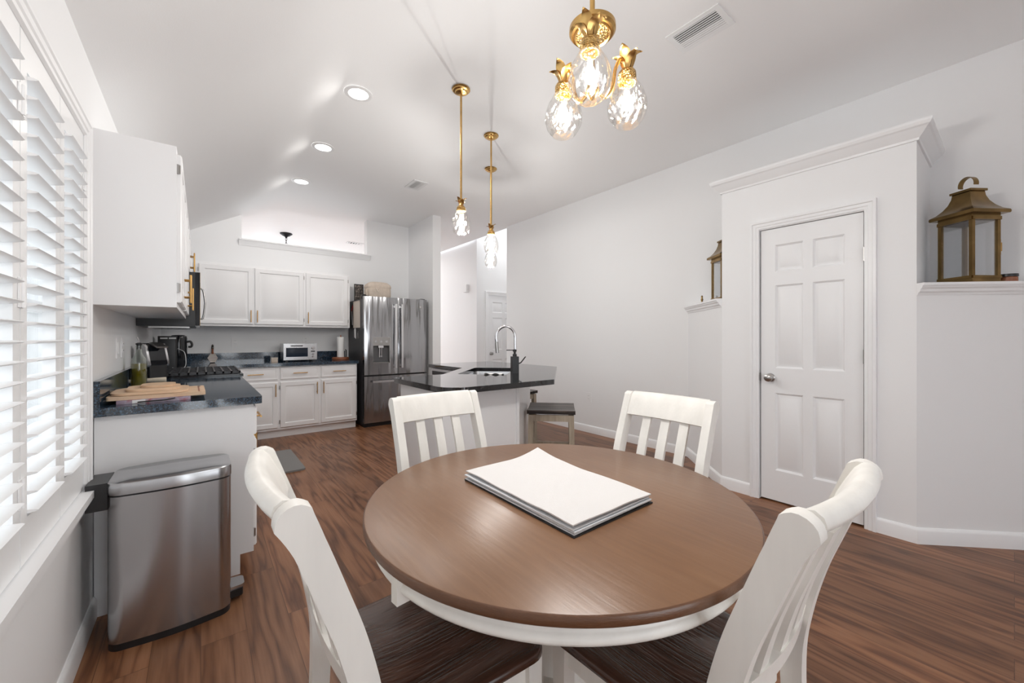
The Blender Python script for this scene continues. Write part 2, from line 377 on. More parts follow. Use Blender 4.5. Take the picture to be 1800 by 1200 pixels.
    def build(s, name, m, parent=None, bevel=0.0, smooth=38, seg=2, loc=None, weld=False):
        bm = s.bm
        if weld: bmesh.ops.remove_doubles(bm, verts=bm.verts, dist=1e-6)
        if bevel:
            es = [e for e in bm.edges if len(e.link_faces) == 2 and e.calc_face_angle(0) > R(30)]
            if es: bmesh.ops.bevel(bm, geom=es, offset=bevel, segments=seg, affect='EDGES', profile=.6, clamp_overlap=True)
        bmesh.ops.recalc_face_normals(bm, faces=bm.faces)
        for f in bm.faces: f.smooth = True
        for e in bm.edges:
            if len(e.link_faces) == 2: e.smooth = e.calc_face_angle(0) < R(smooth)
        me = bpy.data.meshes.new(name); bm.to_mesh(me); bm.free()
        me.materials.append(M[m] if isinstance(m, str) else m)
        o = bpy.data.objects.new(name, me); C.objects.link(o)
        if loc: o.location = loc
        if parent: o.parent = parent
        return o

def tag(o, label, cat, group=None):
    o['label'] = label; o['category'] = cat
    if group: o['group'] = group
    return o
def thing(name, label, cat, loc=(0, 0, 0), rz=0.0, group=None):
    o = bpy.data.objects.new(name, None); o.empty_display_size = .1; C.objects.link(o)
    o.location = loc; o.rotation_euler = (0, 0, rz); return tag(o, label, cat, group)
def struct(o): o['kind'] = 'structure'; return o
def dup(root, loc, rz=None, label=None, group=None):
    r = root.copy(); C.objects.link(r); r.location = loc
    if rz is not None: r.rotation_euler = (0, 0, rz)
    if label: r['label'] = label
    if group: r['group'] = group
    for ch in list(root.children):
        c = ch.copy(); C.objects.link(c); c.parent = r
        for g in list(ch.children):
            d = g.copy(); C.objects.link(d); d.parent = c
    return r
def rpoly(pts, rads, n=6):
    """polygon with rounded corners"""
    out = []; N = len(pts)
    for i in range(N):
        p = Vector(pts[i]); r = rads[i] if isinstance(rads, (list, tuple)) else rads
        if r <= 0: out.append(tuple(p)); continue
        a = (Vector(pts[i-1])-p); b = (Vector(pts[(i+1) % N])-p); a.normalize(); b.normalize()
        ang = a.angle(b); t = r/math.tan(ang/2); c = p+(a+b).normalized()*(r/math.sin(ang/2))
        s0 = p+a*t-c; s1 = p+b*t-c
        a0 = math.atan2(s0.y, s0.x); a1 = math.atan2(s1.y, s1.x); d = a1-a0
        while d > PI: d -= 2*PI
        while d < -PI: d += 2*PI
        for k in range(n+1): out.append((c.x+r*math.cos(a0+d*k/n), c.y+r*math.sin(a0+d*k/n)))
    return out
def rrect(x0, x1, y0, y1, r, n=6): return rpoly([(x0, y0), (x1, y0), (x1, y1), (x0, y1)], r, n)
def spline(pts, n=8):
    """Catmull-Rom through points"""
    P = [Vector(p) for p in pts]; out = []
    for i in range(len(P)-1):
        a = P[max(i-1, 0)]; b = P[i]; c = P[i+1]; d = P[min(i+2, len(P)-1)]
        for k in range(n):
            t = k/n
            out.append(.5*((2*b)+(c-a)*t+(2*a-5*b+4*c-d)*t*t+(3*b-a-3*c+d)*t**3))
    out.append(P[-1]); return out

# ------------------------------------------------------------------ the room
XL, XR = -.37, 3.95           # left wall, long right wall
YB = 6.20                     # kitchen back wall
YR, YF = -2.6, 10.0           # rear end behind the camera, far end of the rooms beyond
ZC = 3.045; ZL = 2.385; XS = .82   # flat ceiling height, left wall height, where the slope meets the flat part

struct(MB().box(-.6, 7.0, YR-.1, YF+.1, -.08, 0).build('floor', 'floor'))
b = MB()
b.prism([(-.6, ZL-.127), (XS, ZC), (4.0, ZC), (4.0, ZC+.12), (XS-.02, ZC+.12), (-.6, ZL)], YR-.1, YF+.1, 'y')
b.box(3.98, 7.0, 5.0, 6.5, 3.75, 3.85)
struct(b.build('ceiling', 'ceil'))
b = MB()   # left wall with the shutter window opening
WY0, WY1, WZ0, WZ1 = .80, 2.27, .615, 2.045
b.box(XL-.14, XL, YR, WY0, 0, ZL+.03); b.box(XL-.14, XL, WY1, YF, 0, ZL+.03)
b.box(XL-.14, XL, WY0, WY1, 0, WZ0); b.box(XL-.14, XL, WY0, WY1, WZ1, ZL+.03)
struct(b.build('wall_left', 'wall'))
def slope_z(x): return ZL+(ZC-ZL)*(x-XL)/(XS-XL)
b = MB()   # back wall with the high pass-through
OX0, OX1, OZ = .415, 2.02, 2.50
b.prism([(XL, 0), (OX0, 0), (OX0, slope_z(OX0)+.02), (XL, ZL+.02)], YB, YB+.13, 'y')
b.box(OX0, OX1, YB, YB+.13, 0, OZ); b.box(OX1, 2.83, YB, YB+.13, 0, ZC+.02)
struct(b.build('wall_back', 'wall'))
struct(MB().box(2.70, 2.83, 5.33, YB, 0, ZC+.02).build('wall_stub', 'wall'))
struct(MB().box(XR, XR+.13, YR, 5.16, 0, ZC+.03).build('wall_right', 'wall'))
b = MB(); b.box(XR+.13, 7.0, 5.03, 5.16, 0, 3.75); struct(b.build('wall_hall_near', 'wall'))
b = MB(); HD0, HD1 = 4.30, 5.06
b.box(4.04, HD0, 6.20, 6.32, 0, 3.75); b.box(HD1, 7.0, 6.20, 6.32, 0, 3.75); b.box(HD0, HD1, 6.20, 6.32, 2.05, 3.75)
struct(b.build('wall_hall_back', 'wall'))
struct(MB().box(4.04, 4.16, 6.32, YF, 0, ZC+.03).build('wall_passage', 'wall'))
struct(MB().box(6.9, 7.0, 5.16, 6.2, 0, 3.75).build('wall_hall_end', 'wall'))
b = MB(); b.box(XL, -.1, YF-.12, YF, 0, ZC); b.box(3.0, 4.1, YF-.12, YF, 0, ZC); b.box(-.1, 3.0, YF-.12, YF, 0, .3); b.box(-.1, 3.0, YF-.12, YF, 2.5, ZC+.02)
struct(b.build('wall_far', 'wall'))
b = MB(); b.box(XL, .1, YR-.02, YR+.1, 0, ZC); b.box(1.9, XR, YR-.02, YR+.1, 0, ZC+.02); b.box(.1, 1.9, YR-.02, YR+.1, 2.1, ZC+.02)
struct(b.build('wall_rear', 'wall'))
# pantry closet standing out from the right wall, with low angled walls on both sides
PX = 3.35; PY0, PY1 = .36, 1.48; DY0, DY1 = .60, 1.20; PH = 2.45
b = MB()
b.box(PX, PX+.11, PY0, DY0-.005, 0, PH); b.box(PX, PX+.11, DY1+.005, PY1, 0, PH); b.box(PX, PX+.11, DY0-.005, DY1+.005, 2.045, PH)
b.box(PX+.11, XR, PY0, PY0+.11, 0, PH); b.box(PX+.11, XR, PY1-.11, PY1, 0, PH); b.box(PX+.11, XR, PY0+.11, PY1-.11, PH-.05, PH)
struct(b.build('wall_pantry', 'wall'))
SH = 1.545
struct(MB().prism([(PX, PY1), (XR, PY1), (XR, PY1+.60)], 0, SH-.02).build('wall_angled_left', 'wall'))
struct(MB().prism([(PX, PY0), (XR, PY0-.60), (XR, PY0)], 0, SH-.02).build('wall_angled_right', 'wall'))

# baseboards (profile: out from the wall, height)
BP = [(0, 0), (.014, 0), (.014, .075), (.009, .088), (.004, .094), (0, .094)]
struct(MB().sweep([(-o, z) for o, z in BP], [(XL, YR+.1), (XL, 2.478)]).build('baseboard_left', 'trim'))
b = MB(); b.sweep(BP, [(PX, DY1+.062), (PX, PY1), (XR, PY1+.60), (XR, 5.16), (XR+.13, 5.16)][::-1][::-1])
struct(b.build('baseboard_right', 'trim'))
struct(MB().sweep(BP, [(XR, YR+.1), (XR, PY0-.60), (PX, PY0), (PX, DY0-.062)]).build('baseboard_corner', 'trim'))
# crown on the pantry, shelf mouldings, pass-through ledge
CP = [(0, 2.395), (.010, 2.395), (.014, 2.408), (.030, 2.425), (.052, 2.455), (.062, 2.462), (.070, 2.478), (.070, 2.492), (0, 2.492)]
struct(MB().sweep(CP, [(XR, PY0), (PX, PY0), (PX, PY1), (XR, PY1)]).build('trim_1', 'trim', smooth=18))
SP = [(-.02, SH-.07), (.006, SH-.07), (.010, SH-.058), (.022, SH-.05), (.026, SH-.036), (.036, SH-.028), (.040, SH-.016), (.048, SH-.016), (.048, SH), (-.02, SH)]
dg = .7071
b = MB(); b.sweep(SP, [(PX-.0, PY1-.0), (XR, PY1+.60)])
b.prism([(PX+.03, PY1), (XR, PY1), (XR, PY1+.57)], SH-.02, SH)
struct(b.build('trim_2', 'trim', smooth=18))
b = MB(); b.sweep(SP, [(XR, PY0-.60), (PX, PY0)])
b.prism([(PX+.03, PY0), (XR, PY0-.57), (XR, PY0)], SH-.02, SH)
struct(b.build('trim_3', 'trim', smooth=18))
b = MB(); b.sweep([(-.0, OZ-.075), (.012, OZ-.075), (.018, OZ-.06), (.045, OZ-.025), (.05, OZ-.012), (.062, OZ-.012), (.062, OZ+.004), (0, OZ+.004)], [(2.065, YB), (.385, YB)][::-1] if False else [(.385, YB-.0), (2.065, YB)][::-1])
struct(b.build('trim_4', 'trim', smooth=18))

# window with shutters on the left wall
b = MB()
for y0, y1, z0, z1 in ((WY0, WY1, WZ0, WZ0+.05), (WY0, WY1, WZ1-.05, WZ1), (WY0, WY0+.05, WZ0+.05, WZ1-.05), (WY1-.05, WY1, WZ0+.05, WZ1-.05), (1.53, 1.59, WZ0+.05, WZ1-.05), (WY0+.05, 1.53, 1.31, 1.35), (1.59, WY1-.05, 1.31, 1.35)):
    b.box(XL-.125, XL-.08, y0, y1, z0, z1)
w1 = struct(b.build('window_1', 'shut', bevel=.004))
p = MB().box(XL-.105, XL-.100, WY0+.04, WY1-.04, WZ0+.04, WZ1-.04).build('pane', 'pane', w1)
# casing and sill
b = MB(Matrix(((0, 0, 1, XL), (1, 0, 0, 0), (0, 1, 0, 0), (0, 0, 0, 1))))
b.sweep([(0, 0), (0, .012), (.006, .019), (.020, .019), (.026, .023), (.046, .023), (.052, .027), (.062, .027), (.065, .022), (.065, 0)], [(.825, .63), (.825, 2.012), (2.246, 2.012), (2.246, .63)])
struct(b.build('trim_5', 'trim', smooth=25))
b = MB(); b.box(XL-.03, XL+.045, .74, 2.325, .603, .630); b.box(XL, XL+.018, .76, 2.305, .545, .603)
struct(b.build('trim_6', 'trim', bevel=.005))

# shutter panels: frame + hinges + louvres
def shutter_panel(y0, W, label):
    t = thing('shutter_panel', label, 'window shutter', (XL-.004, y0, .635), 0, 'shutter panels of the side window')
    H = 1.40
    f = MB(); th = .028
    f.box(-th/2, th/2, 0.002, .05, 0, H); f.box(-th/2, th/2, W-.05, W-.002, 0, H)
    f.box(-th/2, th/2, .05, W-.05, 0, .115); f.box(-th/2, th/2, .05, W-.05, H-.115, H)
    f.build('frame', 'shut', t, bevel=.003)
    L = MB(Matrix.Rotation(R(-4), 4, 'Y'))
    L.prism([(.034*math.cos(a), .0055*math.sin(a)) for a in [2*PI*k/12 for k in range(12)]], .0505, W-.0505, 'y')
    me = None
    n = 24
    for k in range(n):
        z = .126+k*.0497
        if me is None:
            o = L.build('louver', 'shut', t, smooth=60); me = o.data
        else:
            o = bpy.data.objects.new('louver', me); C.objects.link(o); o.parent = t
        o.location = (0, 0, z)
    return t
S1 = shutter_panel(.833, .362, 'white louvered shutter panel, first of the row, beside the dining end')
S2 = shutter_panel(1.196, .362, 'white louvered shutter panel two panels away from the wall cabinet end')
S3 = shutter_panel(1.559, .362, 'white louvered shutter panel with its hinges mid-window, one panel away from the cabinet')
S4 = shutter_panel(1.922, .322, 'white louvered shutter panel next to the wall cabinet end')
def leaf_hinge(parent, y, z, x=.0145, w=.02, h=.075):
    b = MB(); b.box(x, x+.003, y-w, y-.003, z-h/2, z+h/2); b.box(x, x+.003, y+.003, y+w, z-h/2, z+h/2); b.tube([(x+.004, y, z-h/2), (x+.004, y, z+h/2)], .0045, 8)
    return b.build('hinge', 'shut', parent)
for z in (1.19, .70, .19): leaf_hinge(S3, 0, z)
for z in (1.19, .70, .19): leaf_hinge(S4, .322, z, h=.06, w=.014)

# pantry door
d = struct(MB(Matrix.Translation((PX+.012, DY1-.003, .012)) @ Matrix.Rotation(R(-90), 4, 'Z')).panel_slab(DY1-DY0-.006, 2.022, .035,
    [(.095, .225, .27, .80), (.325, .225, .50, .80), (.095, .985, .27, 1.60), (.325, .985, .50, 1.60), (.095, 1.70, .27, 1.90), (.325, 1.70, .50, 1.90)], a=.014, s1=.012, s2=.004, s3=.022, raised=.002).build('door_1', 'door'))
def knob_set(parent, o, nx, name='door_knob'):
    """round knob standing out along nx (unit XY)"""
    a = math.atan2(nx[1], nx[0]); mt = Matrix.Translation(o) @ Matrix.Rotation(a, 4, 'Z') @ Matrix.Rotation(R(90), 4, 'Y')
    b = MB(mt); b.lathe([(0, 0), (.030, 0), (.031, .004), (.024, .010), (.012, .014), (.011, .026), (.016, .030), (.0265, .036), (.0295, .046), (.027, .057), (.016, .064), (0, .066)], seg=24)
    return b.build(name, 'nickel', parent)
knob_set(d, (PX+.012, DY1-.068, .925), (-1, 0))
for z in (1.76, 1.10, .24):
    b = MB(); b.box(PX-.002, PX+.012, DY0-.012, DY0-.001, z-.045, z+.045); b.tube([(PX-.003, DY0-.004, z-.045), (PX-.003, DY0-.004, z+.045)], .006, 8)
    b.build('hinge', 'nickel', d)
MB().box(PX-.0005, PX+.03, DY1-.001, DY1+.006, .895, .955).build('strike_plate', 'nickel', d)
def door_casing(name, mt, w0, w1, top, cw=.06):
    """casing round an opening, local x along the wall, -y out of it"""
    b = MB(mt @ Matrix(((1, 0, 0, 0), (0, 0, -1, 0), (0, 1, 0, 0), (0, 0, 0, 1))))
    k = cw/.06
    b.sweep([(0, 0), (0, .009), (.004*k, .012), (.018*k, .012), (.022*k, .016), (.040*k, .016), (.044*k, .022), (.058*k, .022), (.060*k, .018), (.060*k, 0)], [(w0, 0), (w0, top), (w1, top), (w1, 0)])
    b.M = mt
    # jamb
    b.box(w0-.012, w0-.002, 0, .08, 0, top); b.box(w1+.002, w1+.012, 0, .08, 0, top); b.box(w0-.012, w1+.012, 0, .08, top-.004, top+.01)
    return struct(b.build(name, 'trim', smooth=25))
door_casing('trim_7', Matrix.Translation((PX, DY1, 0)) @ Matrix.Rotation(R(-90), 4, 'Z'), -.004, DY1-DY0+.004, 2.042)
# hall door
d2 = struct(MB(Matrix.Translation((HD0+.004, 6.215, .012))).panel_slab(HD1-HD0-.008, 2.022, .035,
    [(.11, .225, .345, .80), (.41, .225, .645, .80), (.11, .985, .345, 1.60), (.41, .985, .645, 1.60), (.11, 1.70, .345, 1.90), (.41, 1.70, .645, 1.90)], a=.010, s1=.012, s2=.004, s3=.025).build('door_2', 'door'))
knob_set(d2, (HD0+.07, 6.215, .925), (0, -1))
door_casing('trim_8', Matrix.Translation((HD0, 6.20, 0)), 0, HD1-HD0, 2.042, .07)

# ------------------------------------------------------------------ cabinets
def bar_pull(parent, p, L, vertical=True, so=.028, r=.0052, name='handle'):
    """bar pull on a face looking along -y, p = centre on the face"""
    x, y, z = p; b = MB(); h = L/2
    if vertical:
        b.tube([(x, y-so, z-h), (x, y-so, z+h)], r, 10)
        for s in (-1, 1): b.tube([(x, y, z+s*h*.62), (x, y-so, z+s*h*.62)], r*.8, 8)
    else:
        b.tube([(x-h, y-so, z), (x+h, y-so, z)], r, 10)
        for s in (-1, 1): b.tube([(x+s*h*.62, y, z), (x+s*h*.62, y-so, z)], r*.8, 8)
    return b.build(name, 'gold', parent)
def cab_hinge(parent, x, y, z):
    b = MB(); b.box(x-.006, x+.006, y-.004, y+.006, z-.022, z+.022); b.tube([(x, y-.006, z-.02), (x, y-.006, z+.02)], .004, 8)
    return b.build('hinge', 'nickel', parent)
def cabinet(label, loc, rz, W, D, H, doors=(), drawers=(), kick=0.0, group=None, name='wall_cabinet', cat='cabinet', skirt=0.0):
    """front face at local y=0 looking along -y; doors (x0,x1,z0,z1,handle side, handle end)"""
    t = thing(name, label, cat, loc, rz, group)
    b = MB(); b.box(0, W, 0, D, kick, H); b.build('cabinet_body', 'cab', t, bevel=.002)
    if kick: MB().box(.0, W, .055, D, 0, kick).build('toe_kick', 'cab', t)
    for (x0, x1, z0, z1, hs, he) in doors:
        w, h = x1-x0, z1-z0; g = .052 if w > .2 else .04
        dd = MB(Matrix.Translation((x0, -.019, z0))).panel_slab(w, h, .019, [(g, g, w-g, h-g)], a=.010, s1=.007, s2=.008, s3=.030, ch=.006, raised=.001).build('door', 'cab', t)
        if hs:
            hx = (x0+.026) if hs == 'l' else (x1-.026); hz = (z0+.10) if he == 'b' else (z1-.10)
            bar_pull(dd, (hx, -.019, hz), .15)
            ox = x1+.004 if hs == 'l' else x0-.004
            for zz in (z0+.07, z1-.07): cab_hinge(dd, ox, -.004, zz)
    for (x0, x1, z0, z1) in drawers:
        w, h = x1-x0, z1-z0
        dr = MB(Matrix.Translation((x0, -.019, z0))).panel_slab(w, h, .019, [(.02, .02, w-.02, h-.02)], a=.003, s1=.004, s2=.002, s3=.012, ch=.006, raised=.0005).build('drawer', 'cab', t)
        bar_pull(dr, ((x0+x1)/2, -.019, (z0+z1)/2), .16, False)
    return t
UZ0, UZ1 = 1.365, 2.125; UH = UZ1-UZ0
WC = 'white wall cabinets'; BC = 'white base cabinets'
def two(W, H, he='b'): return [(.022, W/2-.003, .025, H-.03, 'r', he), (W/2+.003, W-.022, .025, H-.03, 'l', he)]
FX = -.090   # front of the wall cabinets on the left wall
r90 = R(90)
cabinet('white two-door wall cabinet with its blank end beside the shuttered window', (FX, 2.45, UZ0), r90, .74, FX-XL, UH, two(.74, UH), group=WC)
cabinet('white two-door wall cabinet adjoining the black microwave', (FX, 3.19, UZ0), r90, .725, FX-XL, UH, two(.725, UH), group=WC)
cabinet('short white cabinet mounted above the black microwave', (FX, 3.915, 1.735), r90, .77, FX-XL, UZ1-1.735, two(.77, UZ1-1.735), group=WC)
cabinet('white wall cabinet in the kitchen corner past the microwave', (FX, 4.685, UZ0), r90, 1.205, FX-XL, UH, [(.022, .60, .025, UH-.03, 'r', 'b'), (.61, 1.15, .025, UH-.03, 'l', 'b')], group=WC)
BY = 5.89
cabinet('white two-door wall cabinet on the back wall over the black counter', (-.05, BY, UZ0), 0, 1.142, YB-BY, UH, [(.03, .565, .025, UH-.03, 'r', 'b'), (.580, 1.130, .025, UH-.03, 'l', 'b')], group=WC)
cabinet('white single-door wall cabinet beside the refrigerator top', (1.092, BY, UZ0), 0, .583, YB-BY, UH, [(.014, .555, .025, UH-.03, 'l', 'b')], group=WC)
BH = .877
def base_fr(W, hs): return dict(doors=[(.012, W-.012, .125, .685, hs, 't')], drawers=[(.012, W-.012, .712, .862)])
LX = .215
def base_two(W): return dict(doors=[(.012, W/2-.003, .125, .685, 'r', 't'), (W/2+.003, W-.012, .125, .685, 'l', 't')], drawers=[(.012, W/2-.003, .712, .862), (W/2+.003, W-.012, .712, .862)])
t = cabinet('white base cabinet with blank end panel behind the steel trash can', (LX, 2.48, 0), r90, .72, LX-XL-.004, BH, kick=.10, group=BC, name='base_cabinet', **base_two(.72))
b = MB(); b.box(-.0, .022, -.004, .0, .10, BH); b.build('stile', 'cab', t)
cabinet('white base cabinet adjoining the range', (LX, 3.20, 0), r90, .715, LX-XL-.004, BH, kick=.10, group=BC, name='base_cabinet', **base_two(.715))
cabinet('white base cabinet filling the corner past the range', (LX, 4.685, 0), r90, .875, LX-XL-.004, BH, kick=.10, group=BC, name='base_cabinet', doors=[(.012, .85, .125, .685, 'l', 't')], drawers=[(.012, .85, .712, .862)])
cabinet('white back-wall base cabinet with drawer next to the range run', (.215, 5.56, 0), 0, .535, YB-5.56, BH, kick=.10, group=BC, name='base_cabinet', doors=[(.06, .523, .125, .685, 'r', 't')], drawers=[(.06, .523, .712, .862)])
cabinet('white back-wall base cabinet under the toaster oven', (.75, 5.56, 0), 0, .46, YB-5.56, BH, kick=.10, group=BC, name='base_cabinet', **base_fr(.46, 'r'))
cabinet('white back-wall base cabinet under the paper towel stand', (1.21, 5.56, 0), 0, .465, YB-5.56, BH, kick=.10, group=BC, name='base_cabinet', **base_fr(.465, 'l'))

# worktops with backsplashes
t = thing('countertop', 'blue-black granite counter carrying the cutting boards', 'countertop', (XL, 2.45, .877))
MB().prism(rpoly([(.003, 0), (.625, 0), (.625, 1.463), (.003, 1.463)], [0, .02, 0, 0]), 0, .038).build('slab', 'granite_l', t, bevel=.005)
MB().box(.003, .026, .002, 1.463, .038, .155).build('backsplash', 'granite_l', t, bevel=.003)
t = thing('countertop', 'dark granite corner counter along the back wall under the cabinets', 'countertop', (XL, 4.687, .877))
MB().prism([(.003, 0), (.625, 0), (.625, .833), (2.06, .833), (2.06, 1.510), (.003, 1.510)], 0, .038).build('slab', 'granite_l', t, bevel=.005)
b = MB(); b.box(.003, .026, 0, 1.510, .038, .155); b.box(.026, 2.06, 1.487, 1.510, .038, .155); b.build('backsplash', 'granite_l', t, bevel=.003)
CT = .9155

# ------------------------------------------------------------------ range and microwave
t = thing('gas_range', 'stainless gas range with black grates set into the left counter', 'range', (XL+.02, 3.92, 0))
MB().box(.02, .60, .003, .757, .05, .905).build('oven_body', 'steel_flat', t, bevel=.003)
b = MB(); b.box(.0, .625, .0, .760, .905, .928); b.build('cooktop', 'black_gloss', t, bevel=.004)
o = MB().box(.602, .632, .02, .74, .17, .74).build('oven_door', 'steel_flat', t, bevel=.004)
MB().box(.632, .634, .12, .64, .30, .62).build('window', 'dark_glass', o)
MB().tube([(.632, .08, .70), (.672, .08, .70), (.672, .68, .70), (.632, .68, .70)], .011, 10).build('handle', 'steel_flat', o)
MB().prism([(.602, .755), (.640, .765), (.615, .900), (.602, .900)], .003, .757, 'y').build('control_panel', 'steel_flat', t)
for k in range(5):
    MB(Matrix.Translation((.628, .12+k*.13, .83)) @ Matrix.Rotation(R(80), 4, 'Y')).lathe([(0, 0), (.020, 0), (.022, .004), (.019, .03), (0, .032)], seg=18).build('knob', 'steel_flat', t)
for (y0, y1) in ((.012, .258), (.262, .498), (.502, .748)):
    b = MB(); z0, z1 = .934, .952
    b.box(.105, .606, y0, y0+.012, z0, z1); b.box(.105, .606, y1-.012, y1, z0, z1)
    for k in range(10):
        x = .105+k*.0545; b.box(x, x+.011, y0, y1, z0+.002, z1+.002)
    b.box(.105, .606, (y0+y1)/2-.006, (y0+y1)/2+.006, z0, z1)
    for x in (.110, .59):
        for y in (y0+.002, y1-.014): b.box(x, x+.012, y, y+.012, .928, z0)
    b.build('grate', 'cast', t)
for (x, y) in ((.22, .14), (.47, .14), (.22, .62), (.47, .62), (.345, .38)):
    MB().lathe([(0, .928), (.045, .928), (.045, .934), (.03, .940), (0, .942)], c=(x, y, 0), seg=20).build('burner', 'cast', t)

t = thing('microwave', 'black over-range microwave with bronze curved handle under the short cabinet', 'microwave', (XL, 3.92, 1.31))
MB().box(.003, .335, .004, .756, .0, .42).build('microwave_body', 'black', t, bevel=.004)
o = MB().box(.335, .364, .004, .56, .006, .42).build('microwave_door', 'black_gloss', t, bevel=.004)
MB().box(.364, .366, .004, .034, .006, .42).build('edge_trim', 'bronze', o)
MB().box(.364, .3665, .07, .46, .09, .35).build('window', 'dark_glass', o)
MB().tube(spline([(.362, .51, .08), (.385, .51, .09), (.398, .51, .20), (.398, .51, .24), (.385, .51, .33), (.362, .51, .345)], 6), .0075, 10).build('handle', 'nickel', o)
MB().box(.335, .362, .564, .756, .006, .42).build('control_panel', 'black_gloss', t, bevel=.003)
MB().box(.06, .30, .08, .68, -.012, .0).build('vent_grille', 'nickel', t, bevel=.004)

# ------------------------------------------------------------------ refrigerator
t = thing('refrigerator', 'stainless french-door refrigerator with charcoal sides and water dispenser', 'refrigerator', (1.735, 5.43, 0))
FW, FH = .925, 1.79
MB().box(.004, FW-.004, .085, .735, .03, FH-.03).build('fridge_body', 'fridge_side', t, bevel=.006)
MB().box(.01, FW-.01, .05, .70, 0.0, .05).build('base_grille', 'black', t)
def fdoor(x0, x1, z0, z1, hole=None):
    b = MB()
    n = 16
    def fy(x):  # slightly bowed face
        u = (x-x0)/(x1-x0); return -.010*(1-(2*u-1)**4)
    if not hole:
        pts = [(x0+(x1-x0)*k/n, fy(x0+(x1-x0)*k/n)+.012) for k in range(n+1)]
        b.prism(pts+[(x1, .075), (x0, .075)], z0, z1)
    else:
        hx0, hx1, hz0, hz1 = hole
        for (a0, a1, c0, c1) in ((x0, hx0, z0, z1), (hx1, x1, z0, z1), (hx0, hx1, z0, hz0), (hx0, hx1, hz1, z1)):
            pts = [(a0+(a1-a0)*k/8, fy(a0+(a1-a0)*k/8)+.012) for k in range(9)]
            b.prism(pts+[(a1, .075), (a0, .075)], c0, c1)
    return b
mid = FW/2+.012
HZ = (.115, .355, .875, 1.235)
dl = fdoor(.004, mid-.003, .715, FH, HZ).build('fridge_door', 'steel', t, smooth=20)
drr = fdoor(mid+.003, FW-.004, .715, FH).build('fridge_door', 'steel', t, bevel=.004, smooth=30)
fz = fdoor(.004, FW-.004, .06, .695).build('freezer_drawer', 'steel', t, bevel=.004, smooth=30)
def bar_handle(parent, p0, p1, axis):
    b = MB(); w, dp = .014, .020
    (x0, y, z0), (x1, _, z1) = p0, p1
    if axis == 'v':
        b.box(x0-w, x0+w, y-.058, y-.040, z0, z1)
        for z in (z0+.02, z1-.05): b.box(x0-w*.8, x0+w*.8, y-.042, y+.004, z, z+.03)
    else:
        b.box(x0, x1, y-.058, y-.040, z0-w, z0+w)
        for x in (x0+.02, x1-.05): b.box(x, x+.03, y-.042, y+.004, z0-w*.8, z0+w*.8)
    return b.build('handle', 'bright_steel', parent, bevel=.006)
bar_handle(dl, (mid-.045, .008, .80), (mid-.045, .008, 1.70), 'v')
bar_handle(drr, (mid+.045, .008, .80), (mid+.045, .008, 1.70), 'v')
bar_handle(fz, (.10, .006, .625), (FW-.10, .006, .625), 'h')
dp = MB()
hx0, hx1, hz0, hz1 = HZ
dp.box(hx0, hx1, .0, .074, 1.115, hz1)
dp.box(hx0, hx1, .066, .074, hz0, 1.115); dp.box(hx0, hx0+.006, .004, .07, hz0, 1.115); dp.box(hx1-.006, hx1, .004, .07, hz0, 1.115); dp.box(hx0, hx1, .004, .074, hz0, hz0+.012)
dp = dp.build('water_dispenser', 'nickel', t, bevel=.002)
MB().box(hx0+.006, hx1-.006, .058, .066, hz0+.012, 1.115).build('recess_panel', 'grey_dark', dp)
b = MB(); b.box(.20, .27, .02, .06, 1.085, 1.115); b.tube([(.22, .035, 1.085), (.22, .045, .95)], .008, 8); b.tube([(.25, .035, 1.085), (.25, .045, .95)], .008, 8); b.box(.208, .262, .038, .046, .95, .975)
b.build('paddle', 'chrome', dp)
b = MB()
for k in range(3): b.box(.14+k*.075, .17+k*.075, -.0012, .0, 1.16, 1.185)
b.build('touch_buttons', 'steel_flat', dp)
MB(Matrix.Translation((FW-.10, .003, FH-.115)) @ Matrix.Rotation(R(90), 4, 'X')).lathe([(0, 0), (.022, 0), (.022, .0035), (.018, .005), (0, .005)], seg=28).build('round_badge', 'nickel', drr)
for x in (.05, FW-.05): MB().box(x-.035, x+.035, .05, .13, FH-.03, FH+.012).build('hinge_cover', 'fridge_side', t, bevel=.004)

# ------------------------------------------------------------------ island with corner sink
outer = [(1.165, 2.10), (2.05, 2.10), (2.985, 3.02), (2.985, 4.27), (2.10, 4.27), (2.10, 3.49), (1.60, 2.975), (1.165, 2.975)]
ctr = rpoly(outer, [.15, .03, .03, .03, .02, .02, .02, .04], 8)
ax, bx = Vector((dg, dg)), Vector((dg, -dg))
s0 = Vector((1.700, 2.915))        # sink corner next to the inner front edge
sink_pts = rpoly([tuple(s0), tuple(s0+bx*.42), tuple(s0+bx*.42+ax*.74), tuple(s0+ax*.74)], .04, 6)
def holed_slab(name, m, outer, inner, z0, z1, parent):
    bm = bmesh.new()
    for z in (z0, z1):
        es = []
        for loop in (outer, inner):
            vs = [bm.verts.new((p[0], p[1], z)) for p in loop]
            es += [bm.edges.new((vs[i], vs[(i+1) % len(vs)])) for i in range(len(vs))]
        bmesh.ops.triangle_fill(bm, use_beauty=True, use_dissolve=False, edges=es)
    b = MB(); b.bm.free(); b.bm = bm
    for loop in (outer, inner):
        n = len(loop)
        for i in range(n):
            p, q = loop[i], loop[(i+1) % n]
            b.f([b.v((p[0], p[1], z0)), b.v((q[0], q[1], z0)), b.v((q[0], q[1], z1)), b.v((p[0], p[1], z1))])
    return b.build(name, m, parent, smooth=30, weld=True)
t = thing('island_countertop', 'polished black granite island top angled round the corner sink', 'countertop', (0, 0, 0))
o = holed_slab('slab', 'granite_i', ctr, sink_pts, .8785, CT, t)
# island cabinets
t = thing('island_cabinet', 'white angled kitchen island cabinet under the black granite top', 'island', (0, 0, 0))
base = [(1.215, 2.26), (1.835, 2.26), (2.695, 3.12), (2.695, 4.24), (2.14, 4.24), (2.14, 3.50), (1.615, 2.935), (1.215, 2.935)]
